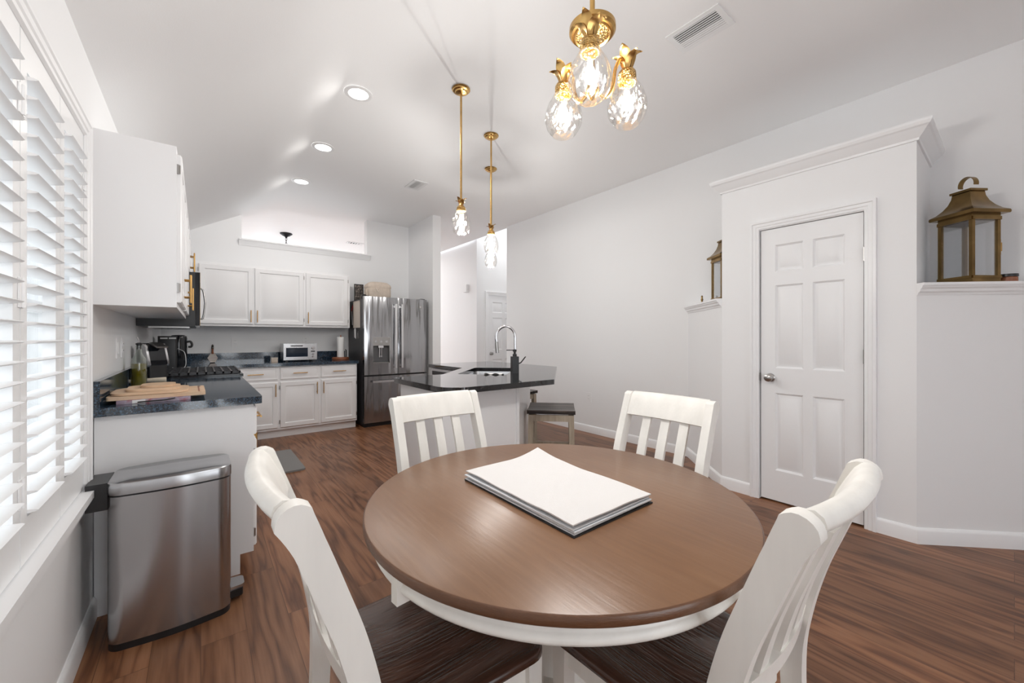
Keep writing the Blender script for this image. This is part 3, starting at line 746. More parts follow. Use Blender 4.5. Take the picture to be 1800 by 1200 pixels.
# open box of walls so that the sink bowl hangs free inside
def ring_wall(name, m, pts, z0, z1, th, parent):
    b = MB(); n = len(pts); ins = []
    for i in range(n):
        p = Vector(pts[i]); d1 = (p-Vector(pts[i-1])).normalized(); d2 = (Vector(pts[(i+1) % n])-p).normalized()
        n1 = Vector((-d1.y, d1.x)); n2 = Vector((-d2.y, d2.x)); mi = n1+n2; mi = mi/mi.dot(n1)
        ins.append(tuple(p+mi*th))
    for i in range(n):
        j = (i+1) % n
        b.loft([[(*pts[i], z0), (*pts[j], z0), (*pts[j], z1), (*pts[i], z1)], [(*ins[i], z0), (*ins[j], z0), (*ins[j], z1), (*ins[i], z1)]])
    return b.build(name, m, parent)
o = ring_wall('cabinet_body', 'cab', base, .0, .8775, .02, t)
for p, q, nm in ((base[0], base[1], 'end_panel'), (base[1], base[2], 'end_panel')):
    pass
b = MB(); b.box(1.215, 1.835, 2.252, 2.26, 0, .09); b.build('base_trim', 'trim', t, bevel=.002)
MB(Matrix.Translation((1.835, 2.26, 0)) @ Matrix.Rotation(R(45), 4, 'Z')).box(0, 1.216, -.008, 0, 0, .09).build('base_trim', 'trim', t, bevel=.002)
MB().box(1.815, 1.84, 2.250, 2.262, .09, .8775).build('corner_strip', 'trim', t, bevel=.003)
for (x0, x1) in ((.04, .30), (.32, .60)):
    pass
mt = Matrix.Translation((1.215, 2.935, 0)) @ Matrix.Rotation(R(-90), 4, 'Z')
dd = MB(mt @ Matrix.Translation((.03, -.0185, .125))).panel_slab(.60, .70, .018, [(.052, .052, .548, .648)], a=.006, s1=.006, s2=.006, s3=.03, ch=.004, raised=.001)
# dishwasher in the far leg
t = thing('dishwasher', 'stainless dishwasher under the far leg of the island', 'dishwasher', (2.098, 3.56, 0))
MB().box(.0, .038, 0, .62, .11, .872).build('dishwasher_door', 'steel_flat', t, bevel=.004)
b = MB(); b.box(-.004, .0, .03, .59, .80, .845); b.build('control_strip', 'black', t)
MB().tube([(.0, .06, .775), (-.035, .06, .775), (-.035, .56, .775), (.0, .56, .775)], .010, 10).build('handle', 'steel_flat', t)
# sink bowl
t = thing('kitchen_sink', 'stainless undermount sink bowl set in the black island top', 'sink', (0, 0, 0))
cen = s0+bx*.21+ax*.37
def off(pts, k): return [(cen.x+(p[0]-cen.x)*k, cen.y+(p[1]-cen.y)*k) for p in pts]
b = MB(); r0 = off(sink_pts, 1.012); r1 = off(sink_pts, .985); r2 = off(sink_pts, .93)
o0 = off(sink_pts, 1.02); o2 = off(sink_pts, .95)
b.loft([[(*p, .8775) for p in r0], [(*p, .80) for p in r1], [(*p, .70) for p in r1], [(*p, .685) for p in r2]], caps=False)
b.f([b.v((*p, .685)) for p in r2])
b.build('bowl', 'steel_flat', t)
MB().lathe([(0, .6865), (.045, .6865), (.05, .69), (.04, .6865), (.02, .686), (0, .686)], c=(cen.x, cen.y, 0), seg=24, close=False).build('drain', 'chrome', t)
# faucet
fb = s0+bx*.47+ax*.24
t = thing('faucet', 'tall chrome gooseneck faucet rising from the black island top', 'faucet', (fb.x, fb.y, CT))
MB().lathe([(0, 0), (.027, 0), (.027, .006), (.021, .012), (.0195, .10), (.015, .115), (0, .116)], seg=24).build('base', 'chrome', t)
dirx = -bx   # reaches over the bowl
dirx = Vector((-.786, .618))     # spout swings toward the kitchen side
pth = [Vector((0, 0, .10)), Vector((0, 0, .22)), Vector((0, 0, .312))]
for k in range(1, 13):
    a = PI*k/12*1.05; rr = .085
    pth.append(Vector((dirx.x*rr*(1-math.cos(a)), dirx.y*rr*(1-math.cos(a)), .312+rr*math.sin(a)*1.15)))
e = pth[-1]; pth.append(e+Vector((-dirx.x*.004, -dirx.y*.004, -.03)))
MB().tube(pth, .0125, 14).build('spout', 'chrome', t)
MB().tube([pth[-1]+Vector((0, 0, .005)), pth[-1]+Vector((0, 0, -.02)), pth[-1]+Vector((-dirx.x*.006, -dirx.y*.006, -.095))], [.0145, .016, .0165], 14).build('spray_head', 'nickel', t)
MB().tube([(.015, -.012, .075), (.04, -.03, .085), (.075, -.055, .14)], [.008, .006, .005], 10).build('lever', 'black', t)
# soap dispenser
sp_ = s0+bx*.475+ax*.155
t = thing('soap_dispenser', 'square matte black soap dispenser beside the chrome faucet', 'soap dispenser', (sp_.x, sp_.y, CT), R(-20))
MB().box(-.029, .029, -.029, .029, 0, .145).build('bottle', 'black', t, bevel=.003)
MB().lathe([(0, .145), (.018, .145), (.018, .165), (.010, .168), (.010, .185), (.017, .188), (.017, .205), (0, .206)], seg=20).build('pump', 'black', t)
MB().box(-.075, .014, -.006, .006, .196, .204).build('nozzle', 'black', t, bevel=.002)
# cloth in the sink
cp = s0+bx*.16+ax*.34
b = MB(); b.sheet(lambda u, v: Vector((cp.x+(u-.5)*.16, cp.y+(v-.5)*.07, .7+.155+.02*math.sin(u*9)+.012*math.sin(v*7+u*4))), 14, 8, .004)
t = None

# ------------------------------------------------------------------ bar stools
def make_stool(label, loc, rz):
    t = thing('bar_stool', label, 'stool', loc, rz, 'saddle stools at the island')
    H, S = .61, .205
    b = MB(); b.sheet(lambda u, v: Vector(((u-.5)*2*S, (v-.5)*2*S, H-.004-.010*(1-(2*u-1)**2))), 10, 6, .014); b.build('seat', 'stool_top', t)
    b = MB()
    for (x0, x1, y0, y1) in ((-S, S, -S, -S+.016), (-S, S, S-.016, S), (-S, -S+.016, -S+.016, S-.016), (S-.016, S, -S+.016, S-.016)):
        b.box(x0, x1, y0, y1, H-.036, H-.014)
    b.box(-S+.016, S-.016, -S+.016, S-.016, H-.034, H-.02); b.build('seat_edge', 'stool_edge', t, bevel=.003)
    for sx in (-1, 1):
        for sy in (-1, 1):
            x1, y1, x0, y0 = sx*.172, sy*.172, sx*.182, sy*.182; w = .021
            MB().loft([[(x0-w, y0-w, 0), (x0+w, y0-w, 0), (x0+w, y0+w, 0), (x0-w, y0+w, 0)], [(x1-w, y1-w, H-.045), (x1+w, y1-w, H-.045), (x1+w, y1+w, H-.045), (x1-w, y1+w, H-.045)]]).build('leg', 'stool_leg', t, bevel=.003)
    for s in (-1, 1):
        MB().box(-.155, .155, s*.178-.009, s*.178+.009, H-.10, H-.046).build('apron', 'stool_leg', t)
        MB().box(s*.178-.009, s*.178+.009, -.155, .155, H-.10, H-.046).build('apron', 'stool_leg', t)
        MB().box(-.16, .16, s*.18-.010, s*.18+.010, .30, .325).build('stretcher', 'stool_leg', t, bevel=.002)
        MB().box(s*.18-.010, s*.18+.010, -.16, .16, .22, .245).build('stretcher', 'stool_leg', t, bevel=.002)
    return t
make_stool('saddle stool with dark weathered seat, whole seat showing by the island corner', (2.475, 2.572, 0), R(45))
make_stool('saddle stool mostly hidden behind the white island cabinet', (2.91, 3.675, 0), 0)

# ------------------------------------------------------------------ dining table
TX, TY = .834, .859
t = thing('dining_table', 'round dining table with worn brown top and cream base', 'table', (TX, TY, 0))
MB().lathe([(0, .738), (.532, .738), (.5352, .7590), (.532, .7604), (0, .7606)], seg=160).build('tabletop', 'table', t, smooth=40)
MB().lathe([(.530, .7375), (.5355, .7385), (.537, .741), (.537, .757), (.5345, .7598), (.530, .7600)], seg=160, close=False).build('edge_band', 'table_edge', t, smooth=50)
MB().lathe([(.480, .738), (.506, .738), (.506, .712), (.509, .709), (.514, .704), (.515, .696), (.511, .689), (.503, .686), (.480, .686)], seg=128, close=False).build('apron', 'cream', t, smooth=50)
for a in (187, 7):
    MB(Matrix.Rotation(R(a), 4, 'Z')).box(.485, .523, -.012, .012, .668, .7375).build('apron_block', 'cream', t, bevel=.003)
MB().lathe([(0, .70), (.30, .70), (.30, .737), (0, .737)], seg=48).build('top_support', 'cream', t)
MB().lathe([(0, .10), (.06, .10), (.075, .13), (.085, .20), (.075, .26), (.06, .30), (.055, .45), (.062, .52), (.085, .60), (.10, .66), (.12, .70), (0, .70)], seg=40).build('pedestal', 'cream', t, smooth=50)
for k in range(4):
    mt = Matrix.Rotation(R(45+90*k), 4, 'Z')
    pts = spline([(.05, .26), (.14, .25), (.24, .16), (.33, .07), (.40, .035)], 5); lo = spline([(.05, .12), (.13, .13), (.22, .06), (.31, .0), (.40, .0)], 5)
    MB(mt).prism([(p.x, p.y) for p in pts]+[(p.x, p.y) for p in lo[::-1]], -.025, .025, 'y').build('foot', 'cream', t, bevel=.005)

# stack of placemats
PXc, PYc = .83, .862
def cloth(z, name, m, label, dx, dy, sx, sy, rot, lift=0.0, dz=.0035, wob=.0012, corner=None, group=None):
    mt = Matrix.Translation((PXc+dx, PYc+dy, z)) @ Matrix.Rotation(R(rot), 4, 'Z')
    def fn(u, v):
        x, y = (u-.5)*sx, (v-.5)*sy
        h = wob*(mnoise.noise(Vector((x*9+dx*50, y*9, z*200)))+.6)
        ed = max(abs(2*u-1), abs(2*v-1))
        h += lift*max(0, ed-.55)**2
        if corner: cu, cv, ch = corner; h += ch*max(0, 1-((u-cu)**2+(v-cv)**2)**.5/.45)**2
        return Vector((x, y, h+dz))
    b = MB(mt); b.sheet(fn, 22, 30, dz)
    o = b.build(name, m, None, bevel=0, smooth=60); return tag(o, label, 'placemat', group)
WG = 'placemats stacked on the dining table'
z = .7608
cloth(z, 'placemat', 'placemat', 'black placemat at the bottom of the stack on the round table', .0, 0, .318, .478, 0, dz=.003, wob=.0, group=WG); z += .0042
cloth(z, 'placemat', 'cloth2', 'white cloth placemat lying directly on the black one', -.002, .001, .310, .470, .5, dz=.0032, wob=.0006, group=WG); z += .0048
cloth(z, 'placemat', 'cloth2', 'white cloth placemat, second of the white ones from the bottom', .001, -.004, .308, .468, -.4, dz=.0032, wob=.0007, group=WG); z += .0050
cloth(z, 'placemat', 'cloth2', 'white cloth placemat just under the creased top one', -.003, .004, .310, .472, .3, dz=.0032, wob=.0007, group=WG); z += .0050
cloth(z, 'placemat', 'cloth', 'creased white cloth placemat on top of the stack', .004, .006, .312, .478, -.6, lift=.014, dz=.0032, wob=.004, corner=(1, 1, .022), group=WG)

# ------------------------------------------------------------------ dining chairs
def arc(x): return .022*(1-(x/.20)**2)
PC = [(.250, 0), (.224, .22), (.215, .44), (.226, .56), (.254, .68), (.288, .78), (.324, .878), (.348, .930)]
cl = spline([Vector((0, p[0], p[1])) for p in PC], 5)
def post_outline():
    L, Rr = [], []; n = len(cl)
    for i, p in enumerate(cl):
        d = (cl[min(i+1, n-1)]-cl[max(i-1, 0)]).normalized(); nr = Vector((0, d.z, -d.y))
        t = i/(n-1); w = .019+.006*min(1, t/.45)
        if t > .86: w += .005*(t-.86)/.14
        L.append((p.y-nr.y*w, p.z-nr.z*w)); Rr.append((p.y+nr.y*w, p.z+nr.z*w))
    # rounded head
    p = cl[-1]; d = (cl[-1]-cl[-2]).normalized(); nr = Vector((0, d.z, -d.y)); w = .027; head = []
    for k in range(1, 8):
        a = PI*k/8; q = p+nr*(math.cos(a)*w)+d*(math.sin(a)*w*.80); head.append((q.y, q.z))
    return Rr+head+L[::-1]
def yc(z):
    for a, b in zip(cl, cl[1:]):
        if a.z <= z <= b.z: return a.y+(b.y-a.y)*(z-a.z)/max(1e-6, b.z-a.z)
    return cl[-1].y
def make_chair(label, loc, rz):
    t = thing('dining_chair', label, 'chair', loc, rz, 'cream dining chairs around the round table')
    po = post_outline()
    for s in (-1, 1):
        b = MB(); x0, x1 = (s*.2215, s*.187); b.prism(po, min(x0, x1), max(x0, x1), 'x'); b.build('back_post', 'cream', t, bevel=.006, smooth=50)
    # top rail: rolled section swept along the arc
    prof = [(.290, .846), (.304, .840), (.317, .868), (.334, .896), (.351, .911), (.367, .921), (.373, .933), (.369, .946), (.357, .954), (.343, .951), (.331, .938), (.316, .910), (.300, .876)]
    b = MB(); N = 16
    b.loft([[(x, y+arc(x), z) for (y, z) in prof] for x in [-.189+.378*k/N for k in range(N+1)]]); b.build('top_rail', 'cream', t, smooth=60)
    b = MB(); lp = [(yc(.55)-.010, .548), (yc(.55)+.012, .548), (yc(.60)+.010, .592), (yc(.60)-.012, .592)]
    b.loft([[(x, y+arc(x)*.9, z) for (y, z) in lp] for x in [-.186+.372*k/N for k in range(N+1)]]); b.build('lower_rail', 'cream', t, bevel=.002, smooth=50)
    for xs in (-.093, 0, .093):
        w = .021; rings = []
        for k in range(9):
            z = .588+(.862-.588)*k/8; y = yc(z)+arc(xs)*.95
            rings.append([(xs-w, y-.007, z), (xs+w, y-.007, z), (xs+w, y+.007, z), (xs-w, y+.007, z)])
        MB().loft(rings).build('slat', 'cream', t, bevel=.003, smooth=50)
    # scooped wooden seat
    sp = rpoly([(-.205, .185), (-.225, -.215), (.225, -.215), (.205, .185)], [.02, .05, .05, .02], 6)
    b = MB(); K = len(sp); rings = []
    cc = Vector((0, -.03))
    for (k, z) in ((.97, .438), (1.0, .443), (1.0, .455), (.985, .462), (.95, .464), (.86, .462), (.70, .456), (.45, .451), (.2, .4495)):
        rings.append([(cc.x+(p[0]-cc.x)*k, cc.y+(p[1]-cc.y)*k, z) for p in sp])
    b.loft(rings); b.build('seat', 'seat', t, smooth=60)
    for s in (-1, 1):
        MB().box(s*.180-.011, s*.180+.011, -.165, .175, .375, .4385).build('seat_apron', 'cream', t)
        x1, x0, w1, w0 = s*.185, s*.190, .021, .015
        MB().loft([[(x0-w0, -.185-w0, 0), (x0+w0, -.185-w0, 0), (x0+w0, -.185+w0, 0), (x0-w0, -.185+w0, 0)], [(x1-w1, -.18-w1, .4385), (x1+w1, -.18-w1, .4385), (x1+w1, -.18+w1, .4385), (x1-w1, -.18+w1, .4385)]]).build('front_leg', 'cream', t, bevel=.003)
    MB().box(-.165, .165, -.191, -.169, .375, .4385).build('seat_apron', 'cream', t)
    MB().box(-.184, .184, .165, .187, .375, .4385).build('seat_apron', 'cream', t)
    return t
ch = make_chair('cream slat-back dining chair standing between the table and the black-topped island', (.889, 1.379, 0), 0)
dup(ch, (1.368, 1.0, 0), R(-90), 'cream slat-back dining chair standing before the angled wall with the half-hidden lantern')
dup(ch, (.464, .931, 0), R(90), 'cream slat-back dining chair nearest the steel trash can and shutters')
dup(ch, (.934, .550, 0), R(180), 'cream slat-back dining chair seen from behind, overlapping the foot of the pantry door')

# ------------------------------------------------------------------ trash can
t = thing('trash_can', 'rectangular brushed steel step trash can by the counter end', 'trash can', (-.288, 2.155, 0))
W, D = .395, .265
def bowed(x0, x1, y0, y1, r, bow, n=8):
    q = rrect(x0, x1, y0, y1, r, n); o = []
    for i, p in enumerate(q):
        o.append(p); nx = q[(i+1) % len(q)]
        if abs(nx[0]-p[0]) > .1:
            for k in range(1, 12):
                t_ = k/12; o.append((p[0]+(nx[0]-p[0])*t_, p[1]+(-bow if p[1] < (y0+y1)/2 else bow)*math.sin(PI*t_)))
    return o
MB().prism(bowed(.002, W-.002, .002, D-.002, .047, .014), 0, .028).build('base', 'black', t)
MB().prism(bowed(0, W, 0, D, .05, .014), .028, .600).build('can_body', 'steel_can', t, bevel=.003, smooth=50)
MB().prism(rrect(.004, W-.004, .004, D-.004, .047, 8), .600, .607).build('seam', 'black', t)
b = MB(); rr = bowed(-.002, W+.002, -.002, D+.002, .052, .014); c0 = Vector((W/2, D/2))
def sc(pts, k, z): return [(c0.x+(p[0]-c0.x)*k, c0.y+(p[1]-c0.y)*(1-(1-k)*W/D), z) for p in pts]
b.loft([sc(rr, 1, .607), sc(rr, 1, .640), sc(rr, .99, .650), sc(rr, .965, .6535), sc(rr, .5, .656)]); b.build('lid', 'steel_can', t, smooth=40)
b = MB(); b.box(-.062, -.001, .05, D-.05, .545, .650); b.build('hinge_housing', 'black', t, bevel=.004)
MB().box(-.063, -.061, .052, D-.052, .628, .631).build('seam', 'nickel', t)
o = MB().prism(rpoly([(W, .085), (W+.055, .09), (W+.055, .175), (W, .18)], [0, .018, .018, 0], 5), .052, .066).build('pedal', 'steel_flat', t, bevel=.004)
MB().prism(rpoly([(W-.002, .08), (W+.05, .085), (W+.05, .18), (W-.002, .185)], [0, .016, .016, 0], 5), .018, .052).build('pedal_base', 'black', t)

# floor mat
tag(MB().prism(rrect(.30, .765, 4.06, 4.86, .03, 5), 0.0005, .016).build('floor_mat', 'mat_rubber', None, bevel=.005), 'grey anti-fatigue mat on the plank floor before the range', 'mat')

# ------------------------------------------------------------------ light fittings
def add_light(kind, name, loc, power, col=(1, .9, .78), size=.02, rot=None, spot=None):
    l = bpy.data.lights.new(name, kind); l.energy = power; l.color = col
    if kind == 'POINT': l.shadow_soft_size = size
    if kind == 'AREA': l.shape = 'DISK'; l.size = size
    if kind == 'SPOT': l.shadow_soft_size = size; l.spot_size = spot or R(140); l.spot_blend = .12
    o = bpy.data.objects.new(name, l); C.objects.link(o); o.location = loc
    if rot: o.rotation_euler = rot
    return o
def swirl(k, n=10, amp=.085):
    def fn(r, a, z): return r*(1+amp*(abs(math.sin((n*a+z*k)/2))*.7+abs(math.sin((n*a-z*k)/2))*.3))-r*amp*.5
    return fn
def crown(parent, c, s=1.0, n=6, name='leaf_crown', tall=1.0):
    """pineapple leaves rising from a cup"""
    b = MB(Matrix.Translation(c))
    b.lathe([(0, -.004*s), (.014*s, -.004*s), (.013*s, .02*s), (.011*s, .045*s*tall), (.006*s, .055*s*tall), (0, .056*s*tall)], seg=14)
    for k in range(n):
        a = 2*PI*k/n+.3; ca, sa = math.cos(a), math.sin(a); up = 1.0 if k % 2 else .72
        cen = spline([(.008, 0), (.013, .03*tall*up), (.027, .056*tall*up), (.046, .064*tall*up)], 4); rows = []
        for i, p in enumerate(cen):
            u = i/(len(cen)-1); w = (.010+.010*math.sin(u*PI))*(1-u**3*.92)
            rows.append((p, w))
        ring = []
        for p, w in rows:
            r, z = p.x*s, p.y*s
            L = [(r, -w*s, z+.002*s), (r+.0026*s, 0, z-.001*s), (r, w*s, z+.002*s), (r-.0016*s, 0, z+.0026*s)]
            ring.append([(x*ca-y*sa, x*sa+y*ca, zz) for x, y, zz in L])
        b.loft(ring)
    return b.build(name, 'brass', parent, smooth=50)
def glass_shade(parent, c, r=.064, h=.165, open_r=.045, k=70, name='glass_shade'):
    """egg-shaped swirl-cut glass hanging below c (neck at z=0)"""
    b = MB(Matrix.Translation(c)); prof = []
    N = 26
    for i in range(N+1):
        u = i/N; z = -h*u
        rad = .028+(r-.028)*math.sin(min(1, u/.62)*PI/2)**.9 if u < .62 else open_r+(r-open_r)*math.cos((u-.62)/.38*PI/2)**.8
        prof.append((rad, z))
    b.lathe(prof, seg=72, fn=swirl(k), close=False)
    return b.build(name, 'shade', parent, smooth=180)
def bulb(parent, c, s=1.0):
    return MB(Matrix.Translation(c)).lathe([(0, 0), (.010*s, 0), (.011*s, -.012*s), (.018*s, -.030*s), (.022*s, -.048*s), (.018*s, -.066*s), (.008*s, -.078*s), (0, -.080*s)], seg=20).build('bulb', 'bulb', parent, smooth=180)
WARM = (1.0, .985, .965)
PEND_W, CHAN_W, CAN_W = 10, 8.5, 13
def pendant(loc, label):
    t = thing('pendant_light', label, 'pendant light', loc, 0, 'brass pineapple pendants over the island')
    x, y, zc = 0, 0, 0; zb = 1.99-loc[2]
    MB().lathe([(0, 0), (.066, 0), (.067, -.006), (.060, -.010), (.058, -.016), (.045, -.020), (.040, -.028), (.016, -.034), (0, -.035)], seg=36).build('canopy', 'brass', t, smooth=40)
    MB().tube([(0, 0, -.03), (0, 0, zb+.22)], .0075, 12).build('rod', 'brass', t)
    crown(t, (0, 0, zb+.195), .92)
    MB().lathe([(.010, zb+.205), (.020, zb+.20), (.030, zb+.188), (.034, zb+.178), (.030, zb+.172), (.036, zb+.166), (.034, zb+.158), (.030, zb+.158), (.016, zb+.185), (0, zb+.186)], seg=28, close=False).build('collar', 'brass_ham', t, smooth=40)
    glass_shade(t, (0, 0, zb+.165), .065, .165, .052, 80)
    bulb(t, (0, 0, zb+.135), .95)
    add_light('POINT', 'pendant_glow', (loc[0], loc[1], 1.99+.085), PEND_W, WARM, .016)
ZP = ZC-.001
pendant((1.50, 2.51, ZP), 'brass pineapple pendant on the longest-looking rod, at the near end of the island')
pendant((2.055, 2.915, ZP), 'brass pineapple pendant hanging over the corner sink, second from the table')
pendant((2.455, 3.49, ZP), 'brass pineapple pendant at the far end of the island, lined up behind another')

# chandelier over the table
CX, CY, CB = 1.01, .857, 1.93
t = thing('chandelier', 'brass three-arm pineapple chandelier with lit swirl glass shades', 'chandelier', (CX, CY, ZP))
k0 = CB-ZP
MB().lathe([(0, 0), (.062, 0), (.063, -.006), (.05, -.02), (.012, -.03), (0, -.031)], seg=32).build('canopy', 'brass', t, smooth=40)
MB().tube([(0, 0, -.02), (0, 0, k0+.13)], .0085, 12).build('stem', 'brass', t)
MB().tube(spline([(.011, .004, -.03), (.013, .006, -.3), (.012, .004, k0+.42)], 5), .0022, 6).build('wire', 'bronze', t)
z = k0+.292
MB().lathe([(0, z-.024), (.012, z-.024), (.020, z-.022), (.038, z-.017), (.053, z-.010)], seg=40, close=False).build('lower_dish', 'brass_ham', t, smooth=60)
MB().lathe([(.053, z-.010), (.058, z-.013), (.060, z-.006), (.068, z-.006), (.075, z+.002), (.075, z+.016), (.070, z+.020), (.02, z+.026), (.010, z+.04), (0, z+.04)], seg=48, close=False).build('dish', 'brass', t, smooth=35)
MB().lathe([(0, k0+.07), (.010, k0+.075), (.020, k0+.09), (.023, k0+.11), (.018, k0+.13), (.010, k0+.14), (0, k0+.141)], seg=24).build('hub', 'brass', t, smooth=50)
yaw = -38.2
for phi in (195, 80, 317):
    # phi measured from the direction of view, to the right
    a = R(yaw)+R(90)-R(phi); dv = Vector((math.cos(a), math.sin(a), 0)); Rm = .122
    q = dv*Rm
    pth = spline([Vector((0, 0, k0+.105))+dv*.012, Vector((0, 0, k0+.085))+dv*.045, Vector((0, 0, k0+.12))+dv*.070, Vector((0, 0, k0+.18))+dv*.080, Vector((0, 0, k0+.215))+dv*.097, Vector((0, 0, k0+.215))+dv*.115, Vector((0, 0, k0+.198))+dv*.122, Vector((0, 0, k0+.17))+dv*.122], 7)
    MB().tube(pth, .0058, 10).build('arm', 'brass', t, smooth=180)
    crown(t, (q.x, q.y, k0+.181), 1.05, 6, tall=.92)
    MB(Matrix.Translation((q.x, q.y, k0-.026))).lathe([(.012, .212), (.024, .206), (.029, .198), (.030, .184), (.026, .178), (.031, .172), (.028, .163), (.025, .163), (.014, .198), (0, .199)], seg=28, close=False).build('collar', 'brass_ham', t, smooth=40)
    glass_shade(t, (q.x, q.y, k0+.146), .063, .146, .036, 95)
    bulb(t, (q.x, q.y, k0+.112), .8)
    add_light('POINT', 'chandelier_glow', (CX+q.x, CY+q.y, CB+.075), CHAN_W, WARM, .016)

# recessed downlights
for (x, y, lab) in ((.925, 3.03, 'round recessed downlight closest to the table'), (.92, 4.09, 'round recessed downlight in the middle of the row of three'), (.92, 5.14, 'round recessed downlight closest to the back kitchen wall')):
    t = thing('recessed_light', lab, 'ceiling light', (x, y, ZC), 0, 'recessed downlights over the kitchen aisle')
    MB().lathe([(.070, -.0008), (.070, -.006), (.080, -.009), (.098, -.004), (.100, -.0008)], seg=48, close=False).build('trim_ring', 'plate', t)
    MB().lathe([(0, -.0045), (.0705, -.0045), (.0705, -.001), (0, -.001)], seg=48).build('diffuser', 'can_light', t)
    add_light('SPOT', 'downlight', (x, y, ZC-.02), CAN_W, (1, .97, .93), .06, None, R(177))

# ceiling vents
def vent(loc, w, l, n, label):
    t = thing('ceiling_vent', label, 'vent', loc, 0)
    b = MB(); f = .03
    b.box(-w/2, w/2, -l/2, -l/2+f, -.007, -.0005); b.box(-w/2, w/2, l/2-f, l/2, -.007, -.0005); b.box(-w/2, -w/2+f, -l/2+f, l/2-f, -.007, -.0005); b.box(w/2-f, w/2, -l/2+f, l/2-f, -.007, -.0005)
    b.build('frame', 'vent', t, bevel=.002)
    MB().box(-w/2+f, w/2-f, -l/2+f, l/2-f, -.0015, -.0005).build('duct_opening', 'vent_dark', t)
    s_ = (w-2*f)/n/.0172
    for k in range(n):
        x = -w/2+f+(w-2*f)*(k+.5)/n
        MB(Matrix.Translation((x, 0, -.006)) @ Matrix.Rotation(R(-14 if k < n/2 else 8), 4, 'Y')).box(-.0060*s_, .0060*s_, -l/2+f, l/2-f, -.0008, .0008).build('slat', 'vent', t)
    return t
vent((2.32, 1.153, ZC), .215, .312, 9, 'rectangular white ceiling vent beside the brass chandelier')
vent((2.02, 4.41, ZC), .18, .29, 7, 'small grey ceiling vent between the downlights and pendants')
vent((2.33, 7.85, ZC), .30, .16, 5, 'white ceiling vent in the room beyond the pass-through ledge')

# hanging fixture in the room beyond the ledge
t = thing('hanging_fixture', 'black ceiling canopy with a short chain beyond the pass-through ledge', 'light fixture', (1.17, 7.86, ZC))
MB().lathe([(0, 0), (.095, 0), (.097, -.012), (.06, -.04), (.02, -.06), (.012, -.085), (0, -.086)], seg=28).build('canopy', 'iron', t, smooth=50)
b = None
for k in range(9):
    zz = -.10-.042*k; mt = Matrix.Translation((0, 0, zz)) @ Matrix.Rotation(R(90*(k % 2)), 4, 'Z')
    bb = MB(mt); bb.tube([(.011*math.cos(a), 0, .026*math.sin(a)) for a in [2*PI*i/12 for i in range(13)]], .0042, 6, caps=False)
    bb.build('chain_link', 'iron', t, smooth=180)
MB().lathe([(0, -.48), (.03, -.48), (.16, -.60), (.17, -.62), (0, -.62)], seg=24).build('lamp_shade', 'iron', t)

# ------------------------------------------------------------------ things on the shelves and counters
def lantern(label, loc, rz, s=.18):
    t = thing('lantern', label, 'lantern', loc, rz, 'brass-toned lanterns on the corner shelves')
    h = s/2; H = .415
    MB().box(-h-.012, h+.012, -h-.012, h+.012, 0, .014).build('base', 'bronze', t, bevel=.003)
    b = MB(); b.box(-h, h, -h, h, .014, .03); b.build('floor_plate', 'bronze', t)
    w = .009
    for sx in (-1, 1):
        for sy in (-1, 1):
            MB().box(sx*h-(w*2 if sx > 0 else 0), sx*h+(w*2 if sx < 0 else 0), sy*h-(w*2 if sy > 0 else 0), sy*h+(w*2 if sy < 0 else 0), .03, H-.02).build('corner_post', 'bronze', t, bevel=.002)
    for nm, za, zb_ in (('upper_rail', H-.04, H-.0199), ('lower_rail', .0299, .045)):
        b = MB()
        b.box(-h, h, -h-.006, -h+.006, za, zb_); b.box(-h, h, h-.006, h+.006, za, zb_); b.box(-h-.006, -h+.006, -h, h, za, zb_); b.box(h-.006, h+.006, -h, h, za, zb_); b.build(nm, 'bronze', t)
    MB().box(-h, h, -h, h, H-.02, H-.004).build('roof_plate', 'bronze', t)
    for s_ in (-1, 1):
        MB().box(-h+.018, h-.018, s_*(h-.008)-.0012, s_*(h-.008)+.0012, .045, H-.04).build('pane', 'lant_pane', t)
        MB().box(s_*(h-.008)-.0012, s_*(h-.008)+.0012, -h+.018, h-.018, .045, H-.04).build('pane', 'lant_pane', t)
    b = MB(); rings = []
    for (k, z) in ((h+.027, H-.004), (h+.029, H+.006), (h+.027, H+.016), (h+.006, H+.030), (h-.014, H+.055), (h-.030, H+.085), (h-.040, H+.118), (h-.043, H+.145)):
        rings.append([(-k, -k, z), (k, -k, z), (k, k, z), (-k, k, z)])
    b.loft(rings); b.build('roof', 'bronze', t, smooth=32)
    MB().box(-h+.035, h-.035, -h+.035, h-.035, H+.145, H+.158).build('cap', 'bronze', t, bevel=.002)
    ring = [(.042*math.cos(a), .050+.048*math.sin(a)) for a in [PI*k/16*1.16-.08*PI for k in range(17)]]
    b = MB(); z0 = H+.158
    b.loft([[(x, -.016, z0+z-.012), (x, .016, z0+z-.012), (x*.93, .016, z0+.05+(z-.05)*.93-.012), (x*.93, -.016, z0+.05+(z-.05)*.93-.012)] for x, z in ring]); b.build('handle', 'bronze', t, smooth=40)
    b = MB(); b.tube([(-h+.012, -h-.010, .17), (-h+.012, -h-.010, .26)], .005, 8); b.box(-h+.004, -h+.020, -h-.014, -h, .19, .24); b.build('latch', 'brass', t)
    return t
lantern('large brass-toned glass lantern with strap handle on the shelf past the pantry door hinges', (3.69, .175, SH), R(55))
lantern('brass-toned lantern peeking out from behind the pantry wall on the shelf beside the knob side', (3.795, 1.64, SH), R(52))
t = thing('jar', 'small amber-brown jar with black lid beside the large lantern', 'jar', (3.795, .025, SH))
MB().lathe([(0, 0), (.036, 0), (.040, .004), (.040, .036), (.036, .040), (0, .040)], seg=28).build('jar_body', 'red_wood', t)
MB().lathe([(0, .040), (.042, .040), (.042, .056), (0, .057)], seg=28).build('lid', 'black', t, bevel=.002)
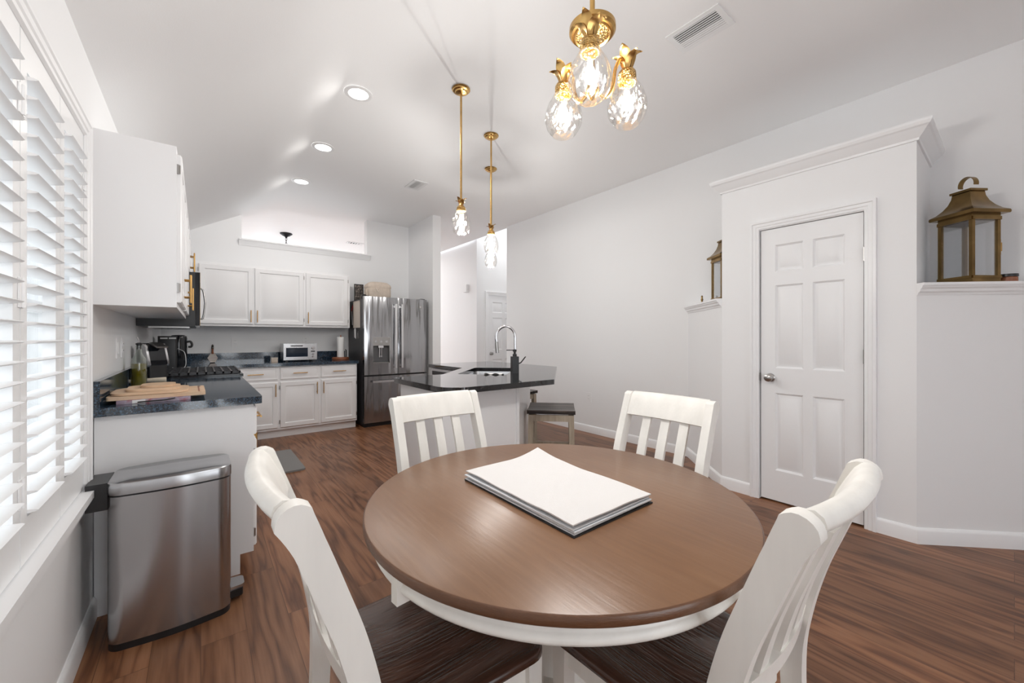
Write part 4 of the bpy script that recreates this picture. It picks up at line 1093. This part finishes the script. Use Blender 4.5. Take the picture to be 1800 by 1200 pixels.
t = thing('trinket_box', 'flat dark box behind the large lantern next to the amber jar', 'box', (3.84, .09, SH), R(45))
MB().box(-.03, .03, -.025, .025, 0, .045).build('box_body', 'black', t, bevel=.003); MB().box(-.032, .032, -.027, .027, .045, .054).build('lid', 'black', t, bevel=.002)
t = thing('ornament', 'tiny brown figure ornament on the shelf beside the half-hidden lantern', 'ornament', (3.76, 1.845, SH))
MB().lathe([(0, 0), (.014, 0), (.014, .008), (.007, .015), (.009, .035), (.012, .045), (.006, .055), (.009, .065), (.007, .078), (0, .082)], seg=16).build('figure', 'bronze', t, smooth=60)

# cutting boards on a flat tray
t = thing('serving_tray', 'flat mauve patterned tray with black handle under the wooden boards', 'tray', (-.325, 2.515, CT))
MB().box(.022, .285, .012, .30, .0, .018).build('tray_body', 'tray', t, bevel=.003)
MB().box(.075, .12, .0105, .012, .001, .017).build('paper_label', 'paper', t)
MB().tube(spline([(.095, .010, .006), (.11, -.004, .008), (.15, -.006, .009), (.19, -.006, .010), (.215, -.002, .013), (.225, .010, .014)], 4), .003, 8).build('handle', 'black', t)
def board(name, x0, x1, y0, y1, z, th, r, label, rot=0.0, groove=False):
    cx, cy = (x0+x1)/2, (y0+y1)/2
    t = thing(name, label, 'cutting board', (cx, cy, z), R(rot), 'wooden cutting boards stacked on the counter')
    w, d = (x1-x0)/2, (y1-y0)/2
    MB().prism(rrect(-w, w, -d, d, r, 8), 0, th).build('board', 'board', t, bevel=min(.004, th*.3))
    if groove:
        b = MB(); g = .022
        b.box(w-g-.006, w-g, -d+g, d-g, th-.0005, th+.0006); b.build('groove', 'red_wood', t)
        MB().box(w-.028, w-.016, d-.045, d-.022, th-.0005, th+.001).build('dark_inlay', 'black', t)
    return t
zb = CT+.0185
board('cutting_board', -.341, .016, 2.535, 2.86, zb, .0165, .012, 'rectangular maple cutting board, lowest and largest of the stack', 1.0, True); zb += .0182
board('cutting_board', -.333, -.05, 2.55, 2.83, zb, .0105, .06, 'rounded maple cutting board, second from the bottom of the stack', 0); zb += .0112
board('cutting_board', -.285, -.085, 2.585, 2.82, zb, .011, .05, 'rounded maple cutting board, third from the bottom of the stack', 1); zb += .0117
board('cutting_board', -.235, -.105, 2.63, 2.80, zb, .011, .05, 'small rounded maple cutting board on top of the stack', -1)

# oil bottle
t = thing('oil_bottle', 'clear glass bottle of yellow-green oil with pour spout', 'bottle', (-.302, 3.36, CT))
MB().lathe([(0, 0), (.036, 0), (.038, .005), (.038, .150), (.034, .175), (.020, .200), (.015, .215), (.0145, .248), (.017, .250), (.017, .258), (.013, .260)], seg=32, close=False).build('glass', 'bottle_glass', t, smooth=50)
MB().lathe([(0, .004), (.0345, .004), (.0355, .008), (.0355, .146), (0, .146)], seg=32).build('oil', 'oil', t, smooth=50)
MB().lathe([(0, .235), (.012, .235), (.012, .262), (.016, .264), (.016, .272), (.006, .276), (0, .276)], seg=18).build('stopper', 'black', t)
MB().tube([(0, 0, .274), (-.002, .0, .292), (-.010, .0, .312)], .0042, 8).build('pour_spout', 'chrome', t)
# rolling pin
t = thing('rolling_pin', 'cream wooden rolling pin lying behind the oil bottle', 'rolling pin', (-.335, 3.61, CT+.0185))
MB(Matrix.Rotation(R(90), 4, 'Y')).lathe([(0, 0), (.008, 0), (.013, .02), (.017, .10), (.018, .145), (.0165, .148), (0, .148)], seg=22).build('roller', 'pin', t, smooth=50)

# coffee maker
t = thing('coffee_maker', 'tall black coffee maker with side handle in the counter corner', 'coffee maker', (-.335, 5.20, CT))
MB().prism(rrect(0, .15, 0, .23, .02, 5), 0, .325).build('housing', 'black', t, bevel=.004)
MB().lathe([(0, 0), (.068, 0), (.070, .006), (.070, .30), (.066, .322), (.05, .334), (0, .338)], c=(.155, .09, 0), seg=40).build('carafe', 'black_gloss', t, smooth=40)
MB().tube(spline([(.222, .09, .265), (.250, .09, .268), (.262, .09, .24), (.255, .09, .215), (.232, .09, .215)], 5), .011, 10).build('handle', 'black', t, smooth=180)
b = MB()
for k in range(2): b.box(.02+k*.065, .075+k*.065, -.001, .0, .296, .31)
b.build('display_strip', 'nickel', t)
MB().box(.10, .25, .02, .16, -.0, .006).build('drip_plate', 'nickel', t, bevel=.002)
# upright appliance with a curved silver end
t = thing('countertop_appliance', 'countertop appliance with silver end and dark glossy body between the oil bottle and range', 'appliance', (-.335, 3.70, CT), R(-42))
MB().prism(rrect(.0, .085, .0, .13, .012, 4), 0, .115).build('base', 'black', t, bevel=.003)
sec = [(.012, .108), (.080, .108), (.088, .125), (.062, .245), (.048, .265), (.012, .270), (-.006, .255), (.0, .12)]
MB().prism(sec, -.012, .004, 'y').build('end_cap', 'steel_flat', t, bevel=.004)
MB().prism(sec, .004, .125, 'y').build('appliance_body', 'black_gloss', t, bevel=.003)
MB().prism(sec, .125, .14, 'y').build('end_cap', 'steel_flat', t, bevel=.004)
MB().prism([(.045, .262), (.105, .235), (.107, .246), (.048, .276)], .03, .11, 'y').build('lid_lever', 'nickel', t, bevel=.002)
tag(MB().tube(spline([(-.18, 5.10, CT+.20), (-.13, 5.04, CT+.17), (-.115, 5.0, CT+.10), (-.12, 4.97, CT+.03), (-.16, 4.95, CT+.006), (-.20, 4.99, CT+.010), (-.215, 5.02, CT+.02)], 8), .0026, 8).build('power_cord', 'vent', None, smooth=180), 'thin pale power cord looping in front of the black coffee maker', 'cord')

# spatula leaning on the back wall
t = thing('spatula', 'spatula with striped hexagonal head and black marbled handle leaning on the backsplash', 'spatula', (.115, 6.085, CT+.004))
t.rotation_euler = (R(-30), 0, 0)
mt = Matrix.Identity(4)
MB().prism([(-.022, 0), (.022, 0), (.052, .062), (.022, .125), (-.022, .125), (-.052, .062)], -.004, .004, 'y').build('head', 'stripes', t, bevel=.001)
MB().tube([(0, 0, .12), (0, 0, .155), (0, 0, .19)], [.014, .010, .010], 10).build('neck', 'red_wood', t)
MB().tube([(0, 0, .188), (0, 0, .375), (0, 0, .39)], [.0115, .0115, .007], 12).build('grip', 'marbled', t)

# toaster oven
t = thing('toaster_oven', 'stainless toaster oven with dark glass door on the back counter', 'toaster oven', (.835, 5.80, CT))
W = .395
MB().box(0, W, .012, .27, .018, .232).build('oven_shell', 'steel_flat', t, bevel=.008)
MB().box(.004, W-.004, .004, .014, .022, .228).build('face_plate', 'steel_flat', t, bevel=.002)
o = MB().box(.018, .288, -.004, .004, .035, .185).build('oven_door', 'steel_flat', t, bevel=.002)
MB().box(.026, .280, -.006, -.004, .060, .178).build('window', 'dark_glass', o)
b = MB(); b.tube([(.085, .004, .203), (.085, -.026, .203), (.215, -.026, .203), (.215, .004, .203)], .006, 8); b.build('handle', 'black', o)
for k, z in enumerate((.175, .095, .060)):
    r_ = (.021, .013, .013)[k]
    MB(Matrix.Translation((.342, .003, z)) @ Matrix.Rotation(R(90), 4, 'X')).lathe([(0, 0), (r_, 0), (r_, .012), (r_*.8, .018), (0, .018)], seg=22).build('dial', 'chrome', t)
MB().box(.318, .368, .0015, .004, .122, .136).build('display', 'black', t)
for x in (.03, W-.05):
    for y in (.03, .23): MB().box(x, x+.025, y, y+.025, 0, .02).build('foot', 'black', t)

# paper towel stand and roll
PTX, PTY = 1.555, 5.90
t = thing('towel_holder', 'red-brown wooden paper towel stand with black side arm', 'paper towel holder', (PTX, PTY, CT))
MB().lathe([(0, 0), (.108, 0), (.112, .004), (.112, .032), (.104, .036), (0, .036)], seg=40).build('base', 'red_wood', t, smooth=40)
MB().tube([(0, 0, .03), (0, 0, .345)], .008, 10).build('post', 'red_wood', t)
MB().tube([(.075, 0, .034), (.075, 0, .135), (.06, 0, .14)], .008, 8).build('side_arm', 'black', t)
tag(MB().lathe([(.019, .037), (.046, .037), (.047, .04), (.047, .316), (.046, .32), (.019, .32)], c=(PTX, PTY, CT), seg=40).build('paper_towel_roll', 'paper', None), 'white paper towel roll standing on the red-brown wooden stand', 'paper towel roll')
t = thing('salt_box', 'small cream box on the back counter beside the toaster oven', 'box', (.70, 5.80, CT))
MB().box(0, .07, 0, .05, 0, .045).build('box_body', 'canvas', t, bevel=.004); MB().box(-.002, .072, -.002, .052, .045, .056).build('lid', 'beige_card', t, bevel=.002)

# outlets, switches and the door chime
def plate(name, label, cat, loc, rz, kind='outlet', group='white wall plates'):
    t = thing(name, label, cat, loc, rz, group)
    MB().box(-.036, .036, -.006, 0, -.059, .059).build('cover_plate', 'plate', t, bevel=.002)
    if kind == 'outlet':
        for z in (-.020, .020):
            o = MB(Matrix.Translation((0, -.006, z))).prism(rrect(-.017, .017, -.0135, .0135, .009, 4), -.0025, 0, 'y').build('receptacle', 'plate', t)
            b = MB(); b.box(-.008, -.006, -.0031, -.0024, -.002, .006); b.box(.006, .008, -.0031, -.0024, -.002, .006)
            b.M = Matrix.Identity(4); q = b.build('slots', 'vent_dark', o); q.location = (0, -.006, z)
    else:
        MB().box(-.016, .016, -.010, -.005, -.032, .032).build('rocker', 'plate', t, bevel=.002)
    return t
plate('wall_outlet', 'white outlet low on the long wall beyond the bar stool', 'outlet', (XR-.0005, 3.405, .455), R(-90))
plate('wall_outlet', 'white outlet on the back wall behind the spatula and sink-side counter', 'outlet', (.345, YB-.0005, 1.165), 0)
plate('wall_outlet', 'white outlet on the back wall just behind the toaster oven', 'outlet', (1.165, YB-.0005, 1.19), 0)
plate('light_switch', 'white rocker switch above the counter closest to the shutters', 'switch', (XL+.0005, 3.10, 1.165), R(90), 'switch')
plate('wall_outlet', 'white outlet above the counter on the window-side wall, just past the rocker switch', 'outlet', (XL+.0005, 3.27, 1.165), R(90))
t = thing('door_chime', 'small white door chime box high on the passage wall', 'door chime', (4.0395, 6.54, 2.175))
MB().box(-.055, 0, -.065, .065, -.07, .07).build('cover', 'plate', t, bevel=.006)
MB().box(-.003, .0, -.072, .072, -.077, .077).build('back_plate', 'plate', t)

# things on and beside the refrigerator
t = thing('lunch_bag', 'beige canvas bag with flap lying on top of the refrigerator', 'bag', (1.835, 5.56, FH+.001))
def bagring(k, z, n=6): return [(.165+(p[0]-.165)*k, .11+(p[1]-.11)*k, z) for p in rrect(0, .33, 0, .22, .05, n)]
MB().loft([bagring(.94, 0), bagring(1.0, .02), bagring(1.02, .09), bagring(1.0, .150), bagring(.97, .158)]).build('bag_body', 'canvas', t, smooth=60)
b = MB(); b.loft([bagring(1.035, .142), bagring(1.04, .165), bagring(.97, .190), bagring(.72, .222), bagring(.35, .232)]); b.build('flap', 'canvas', t, smooth=60)
b = MB(); b.tube(spline([(.10, -.004, .13), (.105, -.018, .11), (.12, -.022, .085), (.14, -.018, .10), (.145, -.010, .125)], 5), .005, 8); b.build('buckle_strap', 'beige_card', t, smooth=180)
b = MB(); b.tube(spline([(.0, .06, .12), (-.012, .05, .09), (-.016, .02, .05), (-.020, .0, .02)], 5), .010, 8); b.build('shoulder_strap', 'canvas', t, smooth=180)
t = thing('picture_frame', 'dark collage frame standing behind the beige bag on the refrigerator', 'picture frame', (1.752, 5.93, FH-.028), R(0))
MB().box(0, .13, 0, .015, 0, .245).build('frame', 'black', t, bevel=.002); MB().box(.01, .12, -.001, 0, .012, .232).build('photo', 'collage', t)
t = thing('pouch', 'small black pouch slumped by the bag on the refrigerator edge', 'pouch', (1.752, 5.60, FH-.026))
MB().loft([[( .04+(p[0])*k, .03+p[1]*k, z) for p in rrect(-.036, .036, -.03, .03, .014, 4)] for k, z in ((.85, 0), (1.0, .02), (.95, .05), (.6, .068))]).build('pouch_body', 'black', t, smooth=60)
MB().box(.02, .05, -.002, .001, .02, .045).build('tag', 'tray', t)
FSX = 1.7385
t = thing('hanging_calendar', 'beige paper calendar hanging on the charcoal refrigerator side', 'calendar', (FSX-.012, 5.615, 1.365))
MB().box(0, .010, 0, .28, 0, .375).build('sheets', 'beige_card', t, bevel=.001); MB().box(-.001, .011, 0, .28, .365, .378).build('binding', 'canvas', t)
t = thing('magazine', 'dark and red magazine hung behind the calendar on the refrigerator side', 'magazine', (FSX-.010, 5.905, 1.36))
MB().box(0, .008, 0, .11, 0, .38).build('cover', 'black', t); MB().prism([(.01, .29), (.09, .24), (.09, .27), (.02, .34)], -.001, 0, 'x').build('red_flash', mat('red_print', (.5, .03, .03), .5), t)
MB().prism([(.02, .05), (.05, .05), (.08, .25), (.06, .25)], -.001, 0, 'x').build('white_flash', 'paper', t)
t = thing('key_tag', 'white paper tag held to the refrigerator side below the calendar', 'tag', (FSX-.004, 5.80, 1.21))
MB().prism([(.0, .0), (.07, .02), (.085, .15), (.05, .175), (.01, .14)], 0, .003, 'x').build('tag_sheet', 'paper', t)
MB(Matrix.Translation((0, .05, .155)) @ Matrix.Rotation(R(-90), 4, 'Y')).lathe([(0, 0), (.012, 0), (.012, .006), (0, .006)], seg=16).build('magnet', 'chrome', t)
t = thing('key_ring', 'small bunch of keys hooked on the refrigerator side beside the white tag', 'keys', (FSX-.005, 5.70, 1.30))
b = MB(); b.tube([(0, .015*math.cos(a), .015*math.sin(a)) for a in [2*PI*k/16 for k in range(17)]], .0018, 6, caps=False); b.build('ring', 'chrome', t)
for k, (a, L_) in enumerate(((-20, .07), (5, .075), (25, .06))):
    MB(Matrix.Translation((-.002*k, 0, -.014)) @ Matrix.Rotation(R(a), 4, 'X')).prism([(-.011, 0), (.011, 0), (.011, -.02), (.004, -.025), (.004, -L_), (-.004, -L_), (-.004, -.025), (-.011, -.02)], -.0012, .0012, 'x').build('key', 'nickel', t)

# dishcloth over the sink rim
def dfn(u, v):
    p = s0+bx*(.235+.165*u)+ax*(-.022+.085*v); h = CT+.0095+.006*math.sin(u*13)*math.cos(v*5)
    if v > .35: h -= .10*(v-.35)**1.0
    return Vector((p.x, p.y, h))
tag(MB().sheet(dfn, 20, 12, .003).build('dishcloth', 'cloth', None, smooth=180), 'crumpled white dishcloth draped over the sink rim', 'dishcloth')

# ------------------------------------------------------------------ outdoors beyond the shutters
b = MB(); b.box(-40, -.61, -30, 60, -.2, -.12); struct(b.build('ground', 'ground'))
t = thing('neighbor_house', 'pale house glimpsed between the louvers', 'house', (-5.0, 18, -.12))
MB().box(-8, 0, 0, 14, 0, 5.6).build('siding', 'siding', t)
MB().prism([(-8.5, 5.6), (.5, 5.6), (-4, 7.8)], -.3, 14.3, 'y').build('roof', 'vent', t)
for y in (2.2, 5.4):
    for z in (1.0, 3.6):
        o = MB().box(0, .06, y, y+1.2, z, z+1.5).build('window', 'trim', t); MB().box(.06, .07, y+.1, y+1.1, z+.1, z+1.4).build('pane', 'vent', o)

# ------------------------------------------------------------------ light and camera
w = bpy.data.worlds.new('overcast'); bpy.context.scene.world = w; w.use_nodes = True
bg = w.node_tree.nodes['Background']; bg.inputs[0].default_value = (.92, .96, 1.0, 1); bg.inputs[1].default_value = 2.6
def ceiling_lamp(name, loc, power, size, label):
    """flush ceiling lamps; the far room and passage ones are unseen, added as fill"""
    t = thing('flush_light', label, 'ceiling light', loc)
    MB().lathe([(0, -.05), (.10, -.045), (.14, -.02), (.145, 0), (0, 0)], seg=32).build('diffuser', 'can_light', t, smooth=60)
    add_light('AREA', name, (loc[0], loc[1], loc[2]-.06), power, (1, .97, .93), size)
ceiling_lamp('hall_lamp', (5.3, 5.68, 3.75), 6, .28, 'round flush light on the hall ceiling')
ceiling_lamp('far_room_fill', (1.0, 9.0, ZC), 22, .28, 'unseen round fill light added in the room beyond the ledge')  # added lamp, out of view, brightens the room behind the pass-through
ceiling_lamp('passage_fill', (3.3, 8.6, ZC), 12, .28, 'unseen round fill light added in the passage past the refrigerator wall')  # added lamp, out of view, brightens the passage wall

cam = bpy.data.cameras.new('camera'); co = bpy.data.objects.new('camera', cam); C.objects.link(co)
co.location = (0, 0, 1.22); co.rotation_euler = (R(90), 0, R(-38.2))
cam.sensor_width = 36; cam.lens = 36*695/1800; cam.shift_y = -6/1800; cam.clip_start = .02
sc_ = bpy.context.scene; sc_.camera = co
sc_.view_settings.view_transform = 'Standard'; sc_.view_settings.look = 'None'; sc_.view_settings.exposure = 0.56; sc_.view_settings.gamma = 1
sc_.view_settings.use_curve_mapping = False
sc_.cycles.max_bounces = 14; sc_.cycles.diffuse_bounces = 8; sc_.cycles.glossy_bounces = 5; sc_.cycles.transparent_max_bounces = 16
sc_.cycles.caustics_reflective = False; sc_.cycles.caustics_refractive = False; sc_.cycles.sample_clamp_indirect = 6
bpy.context.view_layer.update()
